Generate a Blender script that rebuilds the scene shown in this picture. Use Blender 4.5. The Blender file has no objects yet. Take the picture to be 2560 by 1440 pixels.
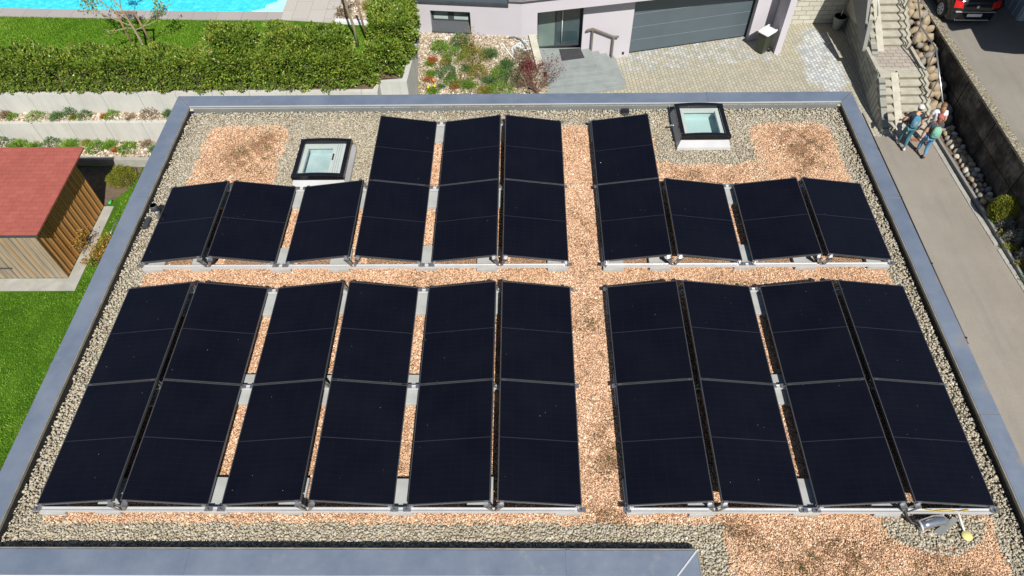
import bpy, math, random
import numpy as np
from mathutils import Vector, Matrix

R = math.radians
SC = bpy.context.scene
COL = SC.collection
rng = np.random.default_rng(7)
random.seed(7)

# ------------------------------------------------------------------ camera
cam_d = bpy.data.cameras.new('camera')
cam = bpy.data.objects.new('camera', cam_d)
COL.objects.link(cam)
F_PX = 1747.07
cam_d.sensor_width = 36.0
cam_d.lens = F_PX / 2560 * 36.0
cam_d.clip_start = 0.1
cam_d.clip_end = 600
pit, rol, yaw = 0.9176, -0.0257, -0.0281
fw = Vector((math.sin(yaw) * math.cos(pit), math.cos(yaw) * math.cos(pit), -math.sin(pit)))
rt = Vector((math.cos(yaw), -math.sin(yaw), 0))
up = rt.cross(fw)
r2 = rt * math.cos(rol) + up * math.sin(rol)
u2 = up * math.cos(rol) - rt * math.sin(rol)
cam.matrix_world = Matrix(((r2.x, u2.x, -fw.x, 0.0992), (r2.y, u2.y, -fw.y, -3.1607),
                           (r2.z, u2.z, -fw.z, 8.6233), (0, 0, 0, 1)))
SC.camera = cam

# ------------------------------------------------------------------ light
TO_SUN = Vector((0.26, -0.86, 1.0)).normalized()
SUN_EL = math.asin(TO_SUN.z)
world = bpy.data.worlds.new('World')
SC.world = world
world.use_nodes = True
wn = world.node_tree
sky = wn.nodes.new('ShaderNodeTexSky')
sky.sky_type = 'NISHITA'
sky.sun_disc = False
sky.sun_elevation = SUN_EL
sky.sun_rotation = math.atan2(TO_SUN.x, TO_SUN.y)
sky.air_density = 1.0
sky.dust_density = 0.6
wn.links.new(sky.outputs[0], wn.nodes['Background'].inputs[0])
wn.nodes['Background'].inputs[1].default_value = 0.06
sun_d = bpy.data.lights.new('sun', 'SUN')
sun_d.energy = 4.8
sun_d.angle = R(0.5)
sun_d.color = (1.0, 0.95, 0.87)
sun = bpy.data.objects.new('sun', sun_d)
COL.objects.link(sun)
sun.location = (0, 0, 30)
sun.rotation_euler = TO_SUN.to_track_quat('Z', 'Y').to_euler()
SC.view_settings.view_transform = 'Standard'
SC.view_settings.look = 'None'
SC.view_settings.exposure = 0.45
SC.view_settings.gamma = 1.0
try:
    SC.cycles.max_bounces = 6
    SC.cycles.transparent_max_bounces = 8
    SC.cycles.caustics_reflective = False
    SC.cycles.caustics_refractive = False
except Exception:
    pass


# ------------------------------------------------------------------ helpers
def s2l(r, g, b):
    f = lambda c: (c / 255 / 12.92) if c / 255 <= 0.04045 else ((c / 255 + 0.055) / 1.055) ** 2.4
    return (f(r), f(g), f(b), 1)


class NT:
    """small helper for building node materials"""
    def __init__(self, name):
        self.m = bpy.data.materials.new(name)
        self.m.use_nodes = True
        self.t = self.m.node_tree
        self.b = self.t.nodes['Principled BSDF']
        self._c = None

    def n(self, kind, **kw):
        nd = self.t.nodes.new(kind)
        for k, v in kw.items():
            if k.startswith('i_'):
                key = k[2:]
                key = int(key) if key.isdigit() else key
                nd.inputs[key].default_value = v
            else:
                setattr(nd, k, v)
        return nd

    def l(self, a, b):
        self.t.links.new(a, b)

    @property
    def co(self):
        if self._c is None:
            self._c = self.n('ShaderNodeTexCoord').outputs['Object']
        return self._c

    def mapped(self, scale=(1, 1, 1), rot=(0, 0, 0), loc=(0, 0, 0)):
        mp = self.n('ShaderNodeMapping')
        mp.inputs['Scale'].default_value = scale
        mp.inputs['Rotation'].default_value = rot
        mp.inputs['Location'].default_value = loc
        self.l(self.co, mp.inputs[0])
        return mp.outputs[0]

    def noise(self, scale, detail=4, rough=0.55, vec=None, out='Fac'):
        nd = self.n('ShaderNodeTexNoise')
        nd.inputs['Scale'].default_value = scale
        nd.inputs['Detail'].default_value = detail
        nd.inputs['Roughness'].default_value = rough
        self.l(vec if vec is not None else self.co, nd.inputs['Vector'])
        return nd.outputs[out]

    def voro(self, scale, feature='F1', vec=None, out='Distance', rand=1.0):
        nd = self.n('ShaderNodeTexVoronoi', feature=feature)
        nd.inputs['Scale'].default_value = scale
        nd.inputs['Randomness'].default_value = rand
        self.l(vec if vec is not None else self.co, nd.inputs['Vector'])
        return nd.outputs[out]

    def ramp(self, fac, stops, interp='LINEAR'):
        nd = self.n('ShaderNodeValToRGB')
        nd.color_ramp.interpolation = interp
        els = nd.color_ramp.elements
        while len(els) < len(stops):
            els.new(0.5)
        for e, (p, c) in zip(els, stops):
            e.position = p
            e.color = c if len(c) == 4 else (*c, 1)
        self.l(fac, nd.inputs[0])
        return nd.outputs[0]

    def mix(self, fac, a, b, blend='MIX'):
        nd = self.n('ShaderNodeMix', data_type='RGBA', blend_type=blend)
        for sock, v in ((nd.inputs[0], fac), (nd.inputs[6], a), (nd.inputs[7], b)):
            if isinstance(v, bpy.types.NodeSocket):
                self.l(v, sock)
            elif isinstance(v, (int, float)):
                sock.default_value = v
            else:
                sock.default_value = v if len(v) == 4 else (*v, 1)
        return nd.outputs[2]

    def math(self, op, a, b=0.5, c=None):
        nd = self.n('ShaderNodeMath', operation=op)
        for i, v in enumerate((a, b, c)):
            if v is None:
                continue
            if isinstance(v, bpy.types.NodeSocket):
                self.l(v, nd.inputs[i])
            else:
                nd.inputs[i].default_value = v
        return nd.outputs[0]

    def base(self, c):
        if isinstance(c, bpy.types.NodeSocket):
            self.l(c, self.b.inputs['Base Color'])
        else:
            self.b.inputs['Base Color'].default_value = c if len(c) == 4 else (*c, 1)
        return self

    def set(self, rough=None, metal=None, spec=None, coat=None, sheen=None):
        for k, v in (('Roughness', rough), ('Metallic', metal), ('Specular IOR Level', spec), ('Coat Weight', coat)):
            if v is None:
                continue
            if isinstance(v, bpy.types.NodeSocket):
                self.l(v, self.b.inputs[k])
            else:
                self.b.inputs[k].default_value = v
        return self

    def bump(self, h, strength=0.5, dist=0.02):
        nd = self.n('ShaderNodeBump')
        nd.inputs['Strength'].default_value = strength
        nd.inputs['Distance'].default_value = dist
        self.l(h, nd.inputs['Height'])
        self.l(nd.outputs[0], self.b.inputs['Normal'])
        return self


def pm(name, c1, c2=None, scale=3.0, rough=0.7, metal=0.0, bump=0.0, bscale=None, spec=0.4, detail=5, dist=0.01):
    t = NT(name)
    if c2 is None:
        c2 = tuple(x * 0.8 for x in c1[:3])
    f = t.ramp(t.noise(scale, detail), [(0.3, c1), (0.7, c2)])
    t.base(f).set(rough=rough, metal=metal, spec=spec)
    if bump:
        t.bump(t.noise(bscale or scale * 8, 5), bump, dist)
    return t.m


def attr_mat(name, stops, rough=0.7, spec=0.3, metal=0.0, transl=0.0):
    t = NT(name)
    a = t.n('ShaderNodeAttribute', attribute_name='rnd')
    c = t.ramp(a.outputs['Fac'], stops)
    t.base(c).set(rough=rough, spec=spec, metal=metal)
    if transl:
        tr = t.n('ShaderNodeBsdfTranslucent')
        t.l(c, tr.inputs[0])
        mx = t.n('ShaderNodeMixShader')
        mx.inputs[0].default_value = transl
        t.l(t.b.outputs[0], mx.inputs[1])
        t.l(tr.outputs[0], mx.inputs[2])
        t.l(mx.outputs[0], t.t.nodes['Material Output'].inputs[0])
    return t.m


class MB:
    def __init__(self):
        self.v, self.f, self.mi, self.sm = [], [], [], []

    def add(self, vs, fs, mi=0, smooth=False):
        o = len(self.v)
        self.v += [tuple(p) for p in vs]
        self.f += [tuple(i + o for i in f) for f in fs]
        self.mi += [mi] * len(fs)
        self.sm += [smooth] * len(fs)
        return self

    def box(self, x0, x1, y0, y1, z0, z1, mi=0, rz=0.0, piv=None, rm=None):
        vs = [Vector((x, y, z)) for z in (z0, z1) for y in (y0, y1) for x in (x0, x1)]
        if rz or rm is not None:
            m = rm if rm is not None else Matrix.Rotation(rz, 3, 'Z')
            c = Vector(piv) if piv else Vector(((x0 + x1) / 2, (y0 + y1) / 2, (z0 + z1) / 2))
            vs = [m @ (p - c) + c for p in vs]
        return self.add(vs, [(0, 2, 3, 1), (4, 5, 7, 6), (0, 1, 5, 4), (2, 6, 7, 3), (0, 4, 6, 2), (1, 3, 7, 5)], mi)

    def prism(self, poly, z0, z1, mi=0):
        n = len(poly)
        if sum(poly[i][0] * poly[(i + 1) % n][1] - poly[(i + 1) % n][0] * poly[i][1] for i in range(n)) < 0:
            poly = poly[::-1]
            z0, z1 = [z[::-1] if isinstance(z, (list, tuple)) else z for z in (z0, z1)]
        zz = lambda z, i: z[i] if isinstance(z, (list, tuple)) else z
        vs = [(p[0], p[1], zz(z0, i)) for i, p in enumerate(poly)] + [(p[0], p[1], zz(z1, i)) for i, p in enumerate(poly)]
        fs = [tuple(range(n))[::-1], tuple(range(n, 2 * n))]
        fs += [(i, (i + 1) % n, n + (i + 1) % n, n + i) for i in range(n)]
        return self.add(vs, fs, mi)

    def quad(self, a, b, c, d, mi=0):
        return self.add([a, b, c, d], [(0, 1, 2, 3)], mi)

    def wall(self, p0, p1, th, z0, z1, mi=0):
        """straight wall from p0 to p1; thickness to the left of the direction"""
        d = Vector((p1[0] - p0[0], p1[1] - p0[1]))
        d.normalize()
        n = Vector((-d.y, d.x)) * th
        poly = [p0[:2], p1[:2], (p1[0] + n.x, p1[1] + n.y), (p0[0] + n.x, p0[1] + n.y)]
        return self.prism(poly, z0, z1, mi)

    def tube(self, pts, radii, n=8, mi=0, caps=True, smooth=True):
        pts = [Vector(p) for p in pts]
        if not isinstance(radii, (list, tuple)):
            radii = [radii] * len(pts)
        o = len(self.v)
        ref = None
        for i, p in enumerate(pts):
            d = (pts[min(i + 1, len(pts) - 1)] - pts[max(i - 1, 0)])
            if d.length < 1e-9:
                d = Vector((0, 0, 1))
            d.normalize()
            if ref is None:
                ref = Vector((1, 0, 0)) if abs(d.x) < 0.8 else Vector((0, 1, 0))
            a = (ref - d * ref.dot(d)).normalized()
            ref = a
            b = d.cross(a)
            for k in range(n):
                t = 2 * math.pi * k / n
                self.v.append(tuple(p + (a * math.cos(t) + b * math.sin(t)) * radii[i]))
        for i in range(len(pts) - 1):
            for k in range(n):
                self.f.append((o + i * n + k, o + i * n + (k + 1) % n, o + (i + 1) * n + (k + 1) % n, o + (i + 1) * n + k))
                self.mi.append(mi)
                self.sm.append(smooth)
        if caps:
            self.f.append(tuple(o + k for k in range(n))[::-1])
            self.f.append(tuple(o + (len(pts) - 1) * n + k for k in range(n)))
            self.mi += [mi, mi]
            self.sm += [False, False]
        return self

    def lathe(self, c, prof, n=20, mi=0, smooth=True):
        return self.tube([(c[0], c[1], c[2] + z) for r, z in prof], [r for r, z in prof], n, mi, True, smooth)

    def ell(self, c, r, nu=14, nv=9, mi=0, m=None):
        vs, fs = [], []
        for j in range(nv + 1):
            ph = math.pi * j / nv
            for i in range(nu):
                th = 2 * math.pi * i / nu
                p = Vector((r[0] * math.sin(ph) * math.cos(th), r[1] * math.sin(ph) * math.sin(th), r[2] * math.cos(ph)))
                if m is not None:
                    p = m @ p
                vs.append(p + Vector(c))
        for j in range(nv):
            for i in range(nu):
                fs.append((j * nu + i, (j + 1) * nu + i, (j + 1) * nu + (i + 1) % nu, j * nu + (i + 1) % nu))
        return self.add(vs, fs, mi, True)

    def build(self, name, mats, parent=None, bevel=0.0, loc=None):
        me = bpy.data.meshes.new(name)
        me.from_pydata(self.v, [], self.f)
        if not isinstance(mats, (list, tuple)):
            mats = [mats]
        for m in mats:
            me.materials.append(m)
        me.polygons.foreach_set('material_index', self.mi)
        me.polygons.foreach_set('use_smooth', self.sm)
        me.update()
        o = bpy.data.objects.new(name, me)
        COL.objects.link(o)
        if parent is not None:
            o.parent = parent
        if loc is not None:
            o.location = loc
        if bevel:
            b = o.modifiers.new('bevel', 'BEVEL')
            b.width = bevel
            b.segments = 2
            b.limit_method = 'ANGLE'
        return o


def tag(o, label=None, cat=None, group=None, kind=None):
    if label: o['label'] = label
    if cat: o['category'] = cat
    if group: o['group'] = group
    if kind: o['kind'] = kind
    return o


def thing(name, label, cat, loc=(0, 0, 0), rz=0.0, group=None):
    o = bpy.data.objects.new(name, None)
    COL.objects.link(o)
    o.location = loc
    o.rotation_euler = (0, 0, rz)
    o.empty_display_size = 0.2
    return tag(o, label, cat, group)


def raw(name, V, Fq, mat, parent=None, rnd=None, smooth=False):
    """fast mesh from numpy arrays (all faces same size)"""
    me = bpy.data.meshes.new(name)
    V = np.asarray(V, np.float32)
    Fq = np.asarray(Fq, np.int32)
    k = Fq.shape[1]
    me.vertices.add(len(V))
    me.vertices.foreach_set('co', V.ravel())
    me.loops.add(Fq.size)
    me.loops.foreach_set('vertex_index', Fq.ravel())
    me.polygons.add(len(Fq))
    me.polygons.foreach_set('loop_start', np.arange(0, Fq.size, k, dtype=np.int32))
    me.polygons.foreach_set('use_smooth', np.full(len(Fq), smooth))
    me.materials.append(mat)
    me.update(calc_edges=True)
    if rnd is not None:
        at = me.attributes.new('rnd', 'FLOAT', 'POINT')
        at.data.foreach_set('value', np.asarray(rnd, np.float32))
    o = bpy.data.objects.new(name, me)
    COL.objects.link(o)
    if parent is not None:
        o.parent = parent
    return o


def rand_rot(n, flat=0.0):
    q = rng.normal(size=(n, 4))
    if flat:
        q[:, 1:3] *= (1 - flat)
    q /= np.linalg.norm(q, axis=1, keepdims=True)
    w, x, y, z = q.T
    return np.stack([np.stack([1 - 2 * (y * y + z * z), 2 * (x * y - z * w), 2 * (x * z + y * w)], -1),
                     np.stack([2 * (x * y + z * w), 1 - 2 * (x * x + z * z), 2 * (y * z - x * w)], -1),
                     np.stack([2 * (x * z - y * w), 2 * (y * z + x * w), 1 - 2 * (x * x + y * y)], -1)], -2)


def frames(dirs, spin=None):
    """rotation matrices whose local +y follows dirs (N,3) with a random spin"""
    d = dirs / np.linalg.norm(dirs, axis=1, keepdims=True)
    a = rng.normal(size=d.shape)
    a -= (a * d).sum(1, keepdims=True) * d
    a /= np.linalg.norm(a, axis=1, keepdims=True)
    return np.stack([a, d, np.cross(a, d)], -1)


def scatter(name, bv, bf, pos, scl, rot, mat, parent=None, rnd=None, smooth=False):
    bv = np.asarray(bv, float)
    bf = np.asarray(bf)
    n = len(pos)
    scl = np.asarray(scl, float)
    if scl.ndim == 1:
        scl = np.repeat(scl[:, None], 3, 1)
    P = bv[None] * scl[:, None, :]
    P = np.einsum('nij,nkj->nki', rot, P) + np.asarray(pos)[:, None, :]
    Fq = bf[None] + (np.arange(n) * len(bv))[:, None, None]
    if rnd is None:
        rnd = rng.random(n)
    return raw(name, P.reshape(-1, 3), Fq.reshape(-1, bf.shape[1]), mat, parent, np.repeat(rnd, len(bv)), smooth)


_p = (1 + 5 ** 0.5) / 2
ICO_V = np.array([(-1, _p, 0), (1, _p, 0), (-1, -_p, 0), (1, -_p, 0), (0, -1, _p), (0, 1, _p), (0, -1, -_p), (0, 1, -_p),
                  (_p, 0, -1), (_p, 0, 1), (-_p, 0, -1), (-_p, 0, 1)]) / math.sqrt(1 + _p * _p)
ICO_F = np.array([(0, 11, 5), (0, 5, 1), (0, 1, 7), (0, 7, 10), (0, 10, 11), (1, 5, 9), (5, 11, 4), (11, 10, 2), (10, 7, 6), (7, 1, 8),
                  (3, 9, 4), (3, 4, 2), (3, 2, 6), (3, 6, 8), (3, 8, 9), (4, 9, 5), (2, 4, 11), (6, 2, 10), (8, 6, 7), (9, 8, 1)])
OCT_V = np.array([(1, 0, 0), (-1, 0, 0), (0, 1, 0), (0, -1, 0), (0, 0, 1), (0, 0, -1)], float)
OCT_F = np.array([(0, 2, 4), (2, 1, 4), (1, 3, 4), (3, 0, 4), (2, 0, 5), (1, 2, 5), (3, 1, 5), (0, 3, 5)])
LEAF_V = np.array([(0, 0, 0), (-0.5, 0.45, 0.12), (0, 1, 0), (0.5, 0.45, 0.12)])
LEAF_F = np.array([(0, 2, 1), (0, 3, 2)])
BLADE_V = np.array([(-0.5, 0, 0), (0.5, 0, 0), (0.1, 1, 0)])
BLADE_F = np.array([(0, 1, 2)])


def nz(x, y, s=1.0, seed=0.0):
    """cheap smooth 2-d noise in about -1..1"""
    x = np.asarray(x) * s + seed * 1.7
    y = np.asarray(y) * s - seed * 2.3
    return (np.sin(1.3 * x + 2.1 * np.sin(0.9 * y + 0.3)) + np.sin(1.9 * y + 1.7 * np.sin(1.1 * x + 1.1))
            + 0.6 * np.sin(3.7 * x - 2.9 * y + 0.5) + 0.6 * np.sin(3.1 * y + 4.3 * x)) / 2.6


def alb(r, g, b, k=1.22):
    c = s2l(r, g, b)
    return (c[0] / k, c[1] / k, c[2] / k, 1)


ZG = -0.19          # top of the roof gravel
# ------------------------------------------------------------------ materials
M = {}


def mk_zinc(stain=False):
    t = NT('stained_zinc_sheet' if stain else 'zinc_sheet')
    n1 = t.noise(1.3, 6, 0.6)
    n2 = t.noise(7, 5, 0.65)
    c = t.mix(t.ramp(n1, [(0.35, (0, 0, 0)), (0.7, (1, 1, 1))]), (0.185, 0.225, 0.30), (0.265, 0.31, 0.385))
    st = t.ramp(t.math('MULTIPLY', n2, t.noise(0.8, 3)), [(0.33, (0, 0, 0)), (0.45, (1, 1, 1))])
    c = t.mix(t.math('MULTIPLY', st, 0.35), c, (0.40, 0.385, 0.37))
    if stain:
        sx = t.n('ShaderNodeSeparateXYZ')
        t.l(t.co, sx.inputs[0])
        g = t.math('MULTIPLY', t.math('SUBTRACT', sx.outputs[0], 6.30), 5.5)
        bl = t.ramp(t.math('ADD', t.math('MULTIPLY', t.noise(2.6, 3, 0.5), 1.0), t.math('MULTIPLY', g, 0.22)), [(0.76, (0, 0, 0)), (0.88, (1, 1, 1))])
        c = t.mix(t.math('MULTIPLY', bl, 0.6), c, (0.34, 0.30, 0.25))
    t.base(c).set(rough=t.math('ADD', t.math('MULTIPLY', n2, 0.25), 0.3), metal=0.45, spec=0.5)
    t.bump(t.noise(2.2, 3), 0.12, 0.05)
    return t.m


def mk_glass_panel():
    t = NT('solar_glass')
    oi = t.n('ShaderNodeObjectInfo')
    add = t.n('ShaderNodeVectorMath', operation='ADD')
    t.l(t.co, add.inputs[0])
    cmb = t.n('ShaderNodeCombineXYZ')
    t.l(t.math('MULTIPLY', oi.outputs['Random'], 37.0), cmb.inputs[0])
    t.l(t.math('MULTIPLY', oi.outputs['Random'], 91.0), cmb.inputs[1])
    t.l(cmb.outputs[0], add.inputs[1])
    v = add.outputs[0]
    br = t.n('ShaderNodeTexBrick', offset=0.0)
    for k, val in (('Scale', 1.0), ('Mortar Size', 0.0022), ('Mortar Smooth', 0.2), ('Brick Width', 0.1735), ('Row Height', 0.0855)):
        br.inputs[k].default_value = val
    t.l(t.mapped(loc=(0.52, 0.855, 0)), br.inputs['Vector'])
    c = t.mix(br.outputs['Fac'], (0.0034, 0.0038, 0.0075), (0.0054, 0.0066, 0.0142))
    sx = t.n('ShaderNodeSeparateXYZ')
    t.l(t.co, sx.inputs[0])
    mid = t.math('LESS_THAN', t.math('ABSOLUTE', sx.outputs[1]), 0.005)
    c = t.mix(t.math('MULTIPLY', mid, 0.45), c, (0.045, 0.05, 0.07))
    big = t.ramp(t.noise(1.6, 3, vec=v), [(0.35, (0, 0, 0)), (0.75, (1, 1, 1))])
    c = t.mix(t.math('MULTIPLY', big, 0.07), c, (0.03, 0.031, 0.036))
    d = t.voro(13, vec=v)
    pick = t.voro(13, vec=v, out='Color')
    sp = t.n('ShaderNodeSeparateColor')
    t.l(pick, sp.inputs[0])
    rad = t.math('MULTIPLY', t.math('POWER', sp.outputs[0], 7.0), 0.07)
    dot = t.math('LESS_THAN', d, rad)
    d2 = t.voro(2.1, vec=v)
    p2 = t.voro(2.1, vec=v, out='Color')
    sp2 = t.n('ShaderNodeSeparateColor')
    t.l(p2, sp2.inputs[0])
    dot2 = t.math('LESS_THAN', d2, t.math('MULTIPLY', t.math('POWER', sp2.outputs[1], 9.0), 0.03))
    c = t.mix(t.math('MULTIPLY', dot, 0.75), c, (0.24, 0.24, 0.25))
    c = t.mix(dot2, c, (0.5, 0.5, 0.5))
    t.base(c).set(rough=0.16, spec=0.24)
    return t.m


def mk_base_gravel(name, cols, scale=38, rough=0.85):
    t = NT(name)
    cc = t.voro(scale, out='Color')
    sp = t.n('ShaderNodeSeparateColor')
    t.l(cc, sp.inputs[0])
    c = t.ramp(sp.outputs[0], [(i / (len(cols) - 1), k) for i, k in enumerate(cols)])
    d = t.voro(scale)
    c2 = t.mix(t.ramp(d, [(0.4, (0, 0, 0)), (0.9, (0.8, 0.8, 0.8))]), c, tuple(x * 0.4 for x in cols[1]))  # gaps between stones darkened in the colour, standing in for their shade
    t.base(c2).set(rough=rough, spec=0.25)
    t.bump(t.math('SUBTRACT', 1.0, d), 0.9, 0.03)
    return t.m


def mk_brick(name, c1, c2, mortar, bw, rh, ms, rough=0.8, axis='XY', bump=0.4, rot=0.0, var=0.5, offset=0.5, spots=None):
    """coursed paving or block work; axis: XY floor, XZ / YZ wall"""
    t = NT(name)
    vec = t.co
    if axis != 'XY':
        sx = t.n('ShaderNodeSeparateXYZ')
        t.l(t.co, sx.inputs[0])
        cb = t.n('ShaderNodeCombineXYZ')
        t.l(sx.outputs[0 if axis == 'XZ' else 1], cb.inputs[0])
        t.l(sx.outputs[2], cb.inputs[1])
        vec = cb.outputs[0]
    mp = t.n('ShaderNodeMapping')
    mp.inputs['Rotation'].default_value = (0, 0, rot)
    t.l(vec, mp.inputs[0])
    vec = mp.outputs[0]
    ad = t.n('ShaderNodeVectorMath', operation='ADD')
    wob = t.n('ShaderNodeVectorMath', operation='SCALE')
    t.l(t.noise(2.5, 2, out='Color'), wob.inputs[0])
    wob.inputs['Scale'].default_value = 0.03
    t.l(vec, ad.inputs[0])
    t.l(wob.outputs[0], ad.inputs[1])
    br = t.n('ShaderNodeTexBrick', offset=offset)
    for k, val in (('Scale', 1.0), ('Mortar Size', ms), ('Mortar Smooth', 0.3), ('Brick Width', bw), ('Row Height', rh), ('Bias', 0.0)):
        br.inputs[k].default_value = val
    br.inputs['Color1'].default_value = (0, 0, 0, 1)
    br.inputs['Color2'].default_value = (1, 1, 1, 1)
    br.inputs['Mortar'].default_value = (0.5, 0.5, 0.5, 1)
    t.l(ad.outputs[0], br.inputs['Vector'])
    c = t.mix(br.outputs['Color'], c1, c2)
    if spots:
        mp2 = t.n('ShaderNodeMapping')
        mp2.inputs['Scale'].default_value = (1 / 0.85, 1 / 2.3, 0)
        mp2.inputs['Location'].default_value = (-11.85 / 0.85, -20.9 / 2.3, 0)
        t.l(t.co, mp2.inputs[0])
        ln = t.n('ShaderNodeVectorMath', operation='LENGTH')
        t.l(mp2.outputs[0], ln.inputs[0])
        pat = t.math('ADD', ln.outputs['Value'], t.math('MULTIPLY', t.math('SUBTRACT', t.noise(1.3, 4), 0.5), 1.6))
        f1 = t.ramp(pat, [(0.75, (1, 1, 1)), (1.0, (0, 0, 0))])
        sx = t.n('ShaderNodeSeparateXYZ')
        t.l(t.co, sx.inputs[0])
        band = t.math('SUBTRACT', sx.outputs[1], t.math('ADD', t.math('MULTIPLY', sx.outputs[0], 0.117), 19.72))
        band = t.math('ADD', band, t.math('MULTIPLY', t.math('SUBTRACT', t.noise(2.2, 4), 0.5), 0.7))
        f2 = t.math('MULTIPLY', t.math('GREATER_THAN', band, 0.0), t.math('LESS_THAN', sx.outputs[0], 10.3))
        f2 = t.math('MULTIPLY', f2, t.ramp(t.noise(3.0, 4), [(0.42, (0, 0, 0)), (0.6, (0.8, 0.8, 0.8))]))
        c = t.mix(t.math('MAXIMUM', f1, f2), c, t.mix(br.outputs['Color'], spots[0], spots[1]))
        c = t.mix(t.math('MULTIPLY', t.ramp(t.noise(0.9, 4), [(0.5, (0, 0, 0)), (0.7, (1, 1, 1))]), 0.4), c, (0.42, 0.36, 0.25))
    n = t.noise(14, 6, 0.7)
    c = t.mix(var, c, t.mix(n, (0.25, 0.25, 0.25), (0.95, 0.95, 0.92)), 'SOFT_LIGHT')
    c = t.mix(br.outputs['Fac'], c, mortar)
    t.base(c).set(rough=rough, spec=0.3)
    h = t.math('ADD', t.math('MULTIPLY', t.math('SUBTRACT', 1.0, br.outputs['Fac']), 1.0), t.math('MULTIPLY', n, 0.35))
    t.bump(h, bump, 0.02)
    return t.m


def mk_concrete(name, c1, c2, seam=None, axis=0, rough=0.75):
    t = NT(name)
    n = t.noise(1.1, 6, 0.6)
    st = t.noise(1.0, 4, 0.6, vec=t.mapped(scale=(9, 9, 0.7)))
    c = t.mix(t.ramp(n, [(0.3, (0, 0, 0)), (0.7, (1, 1, 1))]), c1, c2)
    c = t.mix(t.math('MULTIPLY', t.ramp(st, [(0.48, (0, 0, 0)), (0.7, (1, 1, 1))]), 0.22), c, tuple(x * 0.55 for x in c2[:3]))
    if seam:
        sx = t.n('ShaderNodeSeparateXYZ')
        t.l(t.co, sx.inputs[0])
        w = t.math('PINGPONG', t.math('ADD', sx.outputs[axis], 0.31), seam / 2)
        c = t.mix(t.math('MULTIPLY', t.math('LESS_THAN', w, 0.012), 0.55), c, tuple(x * 0.4 for x in c2[:3]))
    t.base(c).set(rough=rough, spec=0.3)
    t.bump(t.noise(30, 4), 0.1, 0.01)
    return t.m


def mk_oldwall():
    t = NT('stained_shaded_concrete')
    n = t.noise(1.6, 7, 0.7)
    c = t.ramp(n, [(0.36, (0.022, 0.021, 0.020)), (0.5, (0.060, 0.055, 0.050)), (0.62, (0.15, 0.135, 0.115))])  # stain tones, lowered overall so the colour carries the wall's shade too
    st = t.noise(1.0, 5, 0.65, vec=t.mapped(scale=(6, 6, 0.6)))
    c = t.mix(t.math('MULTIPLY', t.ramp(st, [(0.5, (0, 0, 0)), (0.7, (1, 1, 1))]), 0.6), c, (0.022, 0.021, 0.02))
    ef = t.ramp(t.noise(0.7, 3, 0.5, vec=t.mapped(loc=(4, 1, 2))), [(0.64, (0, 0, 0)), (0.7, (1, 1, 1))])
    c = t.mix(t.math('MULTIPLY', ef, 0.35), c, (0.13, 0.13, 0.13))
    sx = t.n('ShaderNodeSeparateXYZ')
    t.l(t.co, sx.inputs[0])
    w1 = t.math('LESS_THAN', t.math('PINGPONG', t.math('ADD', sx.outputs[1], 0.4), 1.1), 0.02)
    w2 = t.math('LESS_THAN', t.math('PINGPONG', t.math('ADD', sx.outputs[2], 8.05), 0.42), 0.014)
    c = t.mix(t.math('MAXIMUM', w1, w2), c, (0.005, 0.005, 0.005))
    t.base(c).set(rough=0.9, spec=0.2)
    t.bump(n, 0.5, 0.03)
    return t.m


def mk_asphalt(name, c1, c2):
    t = NT(name)
    c = t.ramp(t.noise(0.6, 6, 0.62), [(0.3, c1), (0.7, c2)])
    sp = t.ramp(t.noise(160, 2), [(0.35, (0.72, 0.72, 0.72)), (0.7, (1.22, 1.2, 1.15))])
    c = t.mix(1.0, c, sp, 'MULTIPLY')
    stv = t.noise(1.0, 3, 0.5, vec=t.mapped(scale=(3.5, 0.25, 1), rot=(0, 0, 0.25)))
    c = t.mix(t.math('MULTIPLY', t.ramp(stv, [(0.5, (0, 0, 0)), (0.75, (1, 1, 1))]), 0.25), c, tuple(x * 0.62 for x in c1[:3]))
    t.base(c).set(rough=0.9, spec=0.25)
    t.bump(t.noise(120, 3), 0.3, 0.008)
    return t.m


def mk_grass(name):
    t = NT(name)
    c = t.ramp(t.noise(1.4, 6, 0.65), [(0.25, alb(62, 100, 18)), (0.5, alb(84, 128, 26)), (0.75, alb(112, 152, 42))])
    c = t.mix(t.math('MULTIPLY', t.noise(60, 3), 0.55), c, alb(40, 70, 14))
    t.base(c).set(rough=0.85, spec=0.15)
    t.bump(t.noise(70, 4), 0.8, 0.05)
    return t.m


def mk_timber(name, c1, c2, c3):
    t = NT(name)
    g = t.noise(1.0, 5, 0.6, vec=t.mapped(scale=(22, 22, 1.2)))
    b = t.noise(1.0, 1, 0.5, vec=t.mapped(scale=(5.5, 5.5, 0.05)))
    c = t.ramp(b, [(0.3, c1), (0.5, c2), (0.72, c3)])
    c = t.mix(t.math('MULTIPLY', t.ramp(g, [(0.4, (0, 0, 0)), (0.7, (1, 1, 1))]), 0.5), c, tuple(x * 0.45 for x in c1[:3]))
    t.base(c).set(rough=0.75, spec=0.25)
    t.bump(g, 0.25, 0.01)
    return t.m


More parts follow.
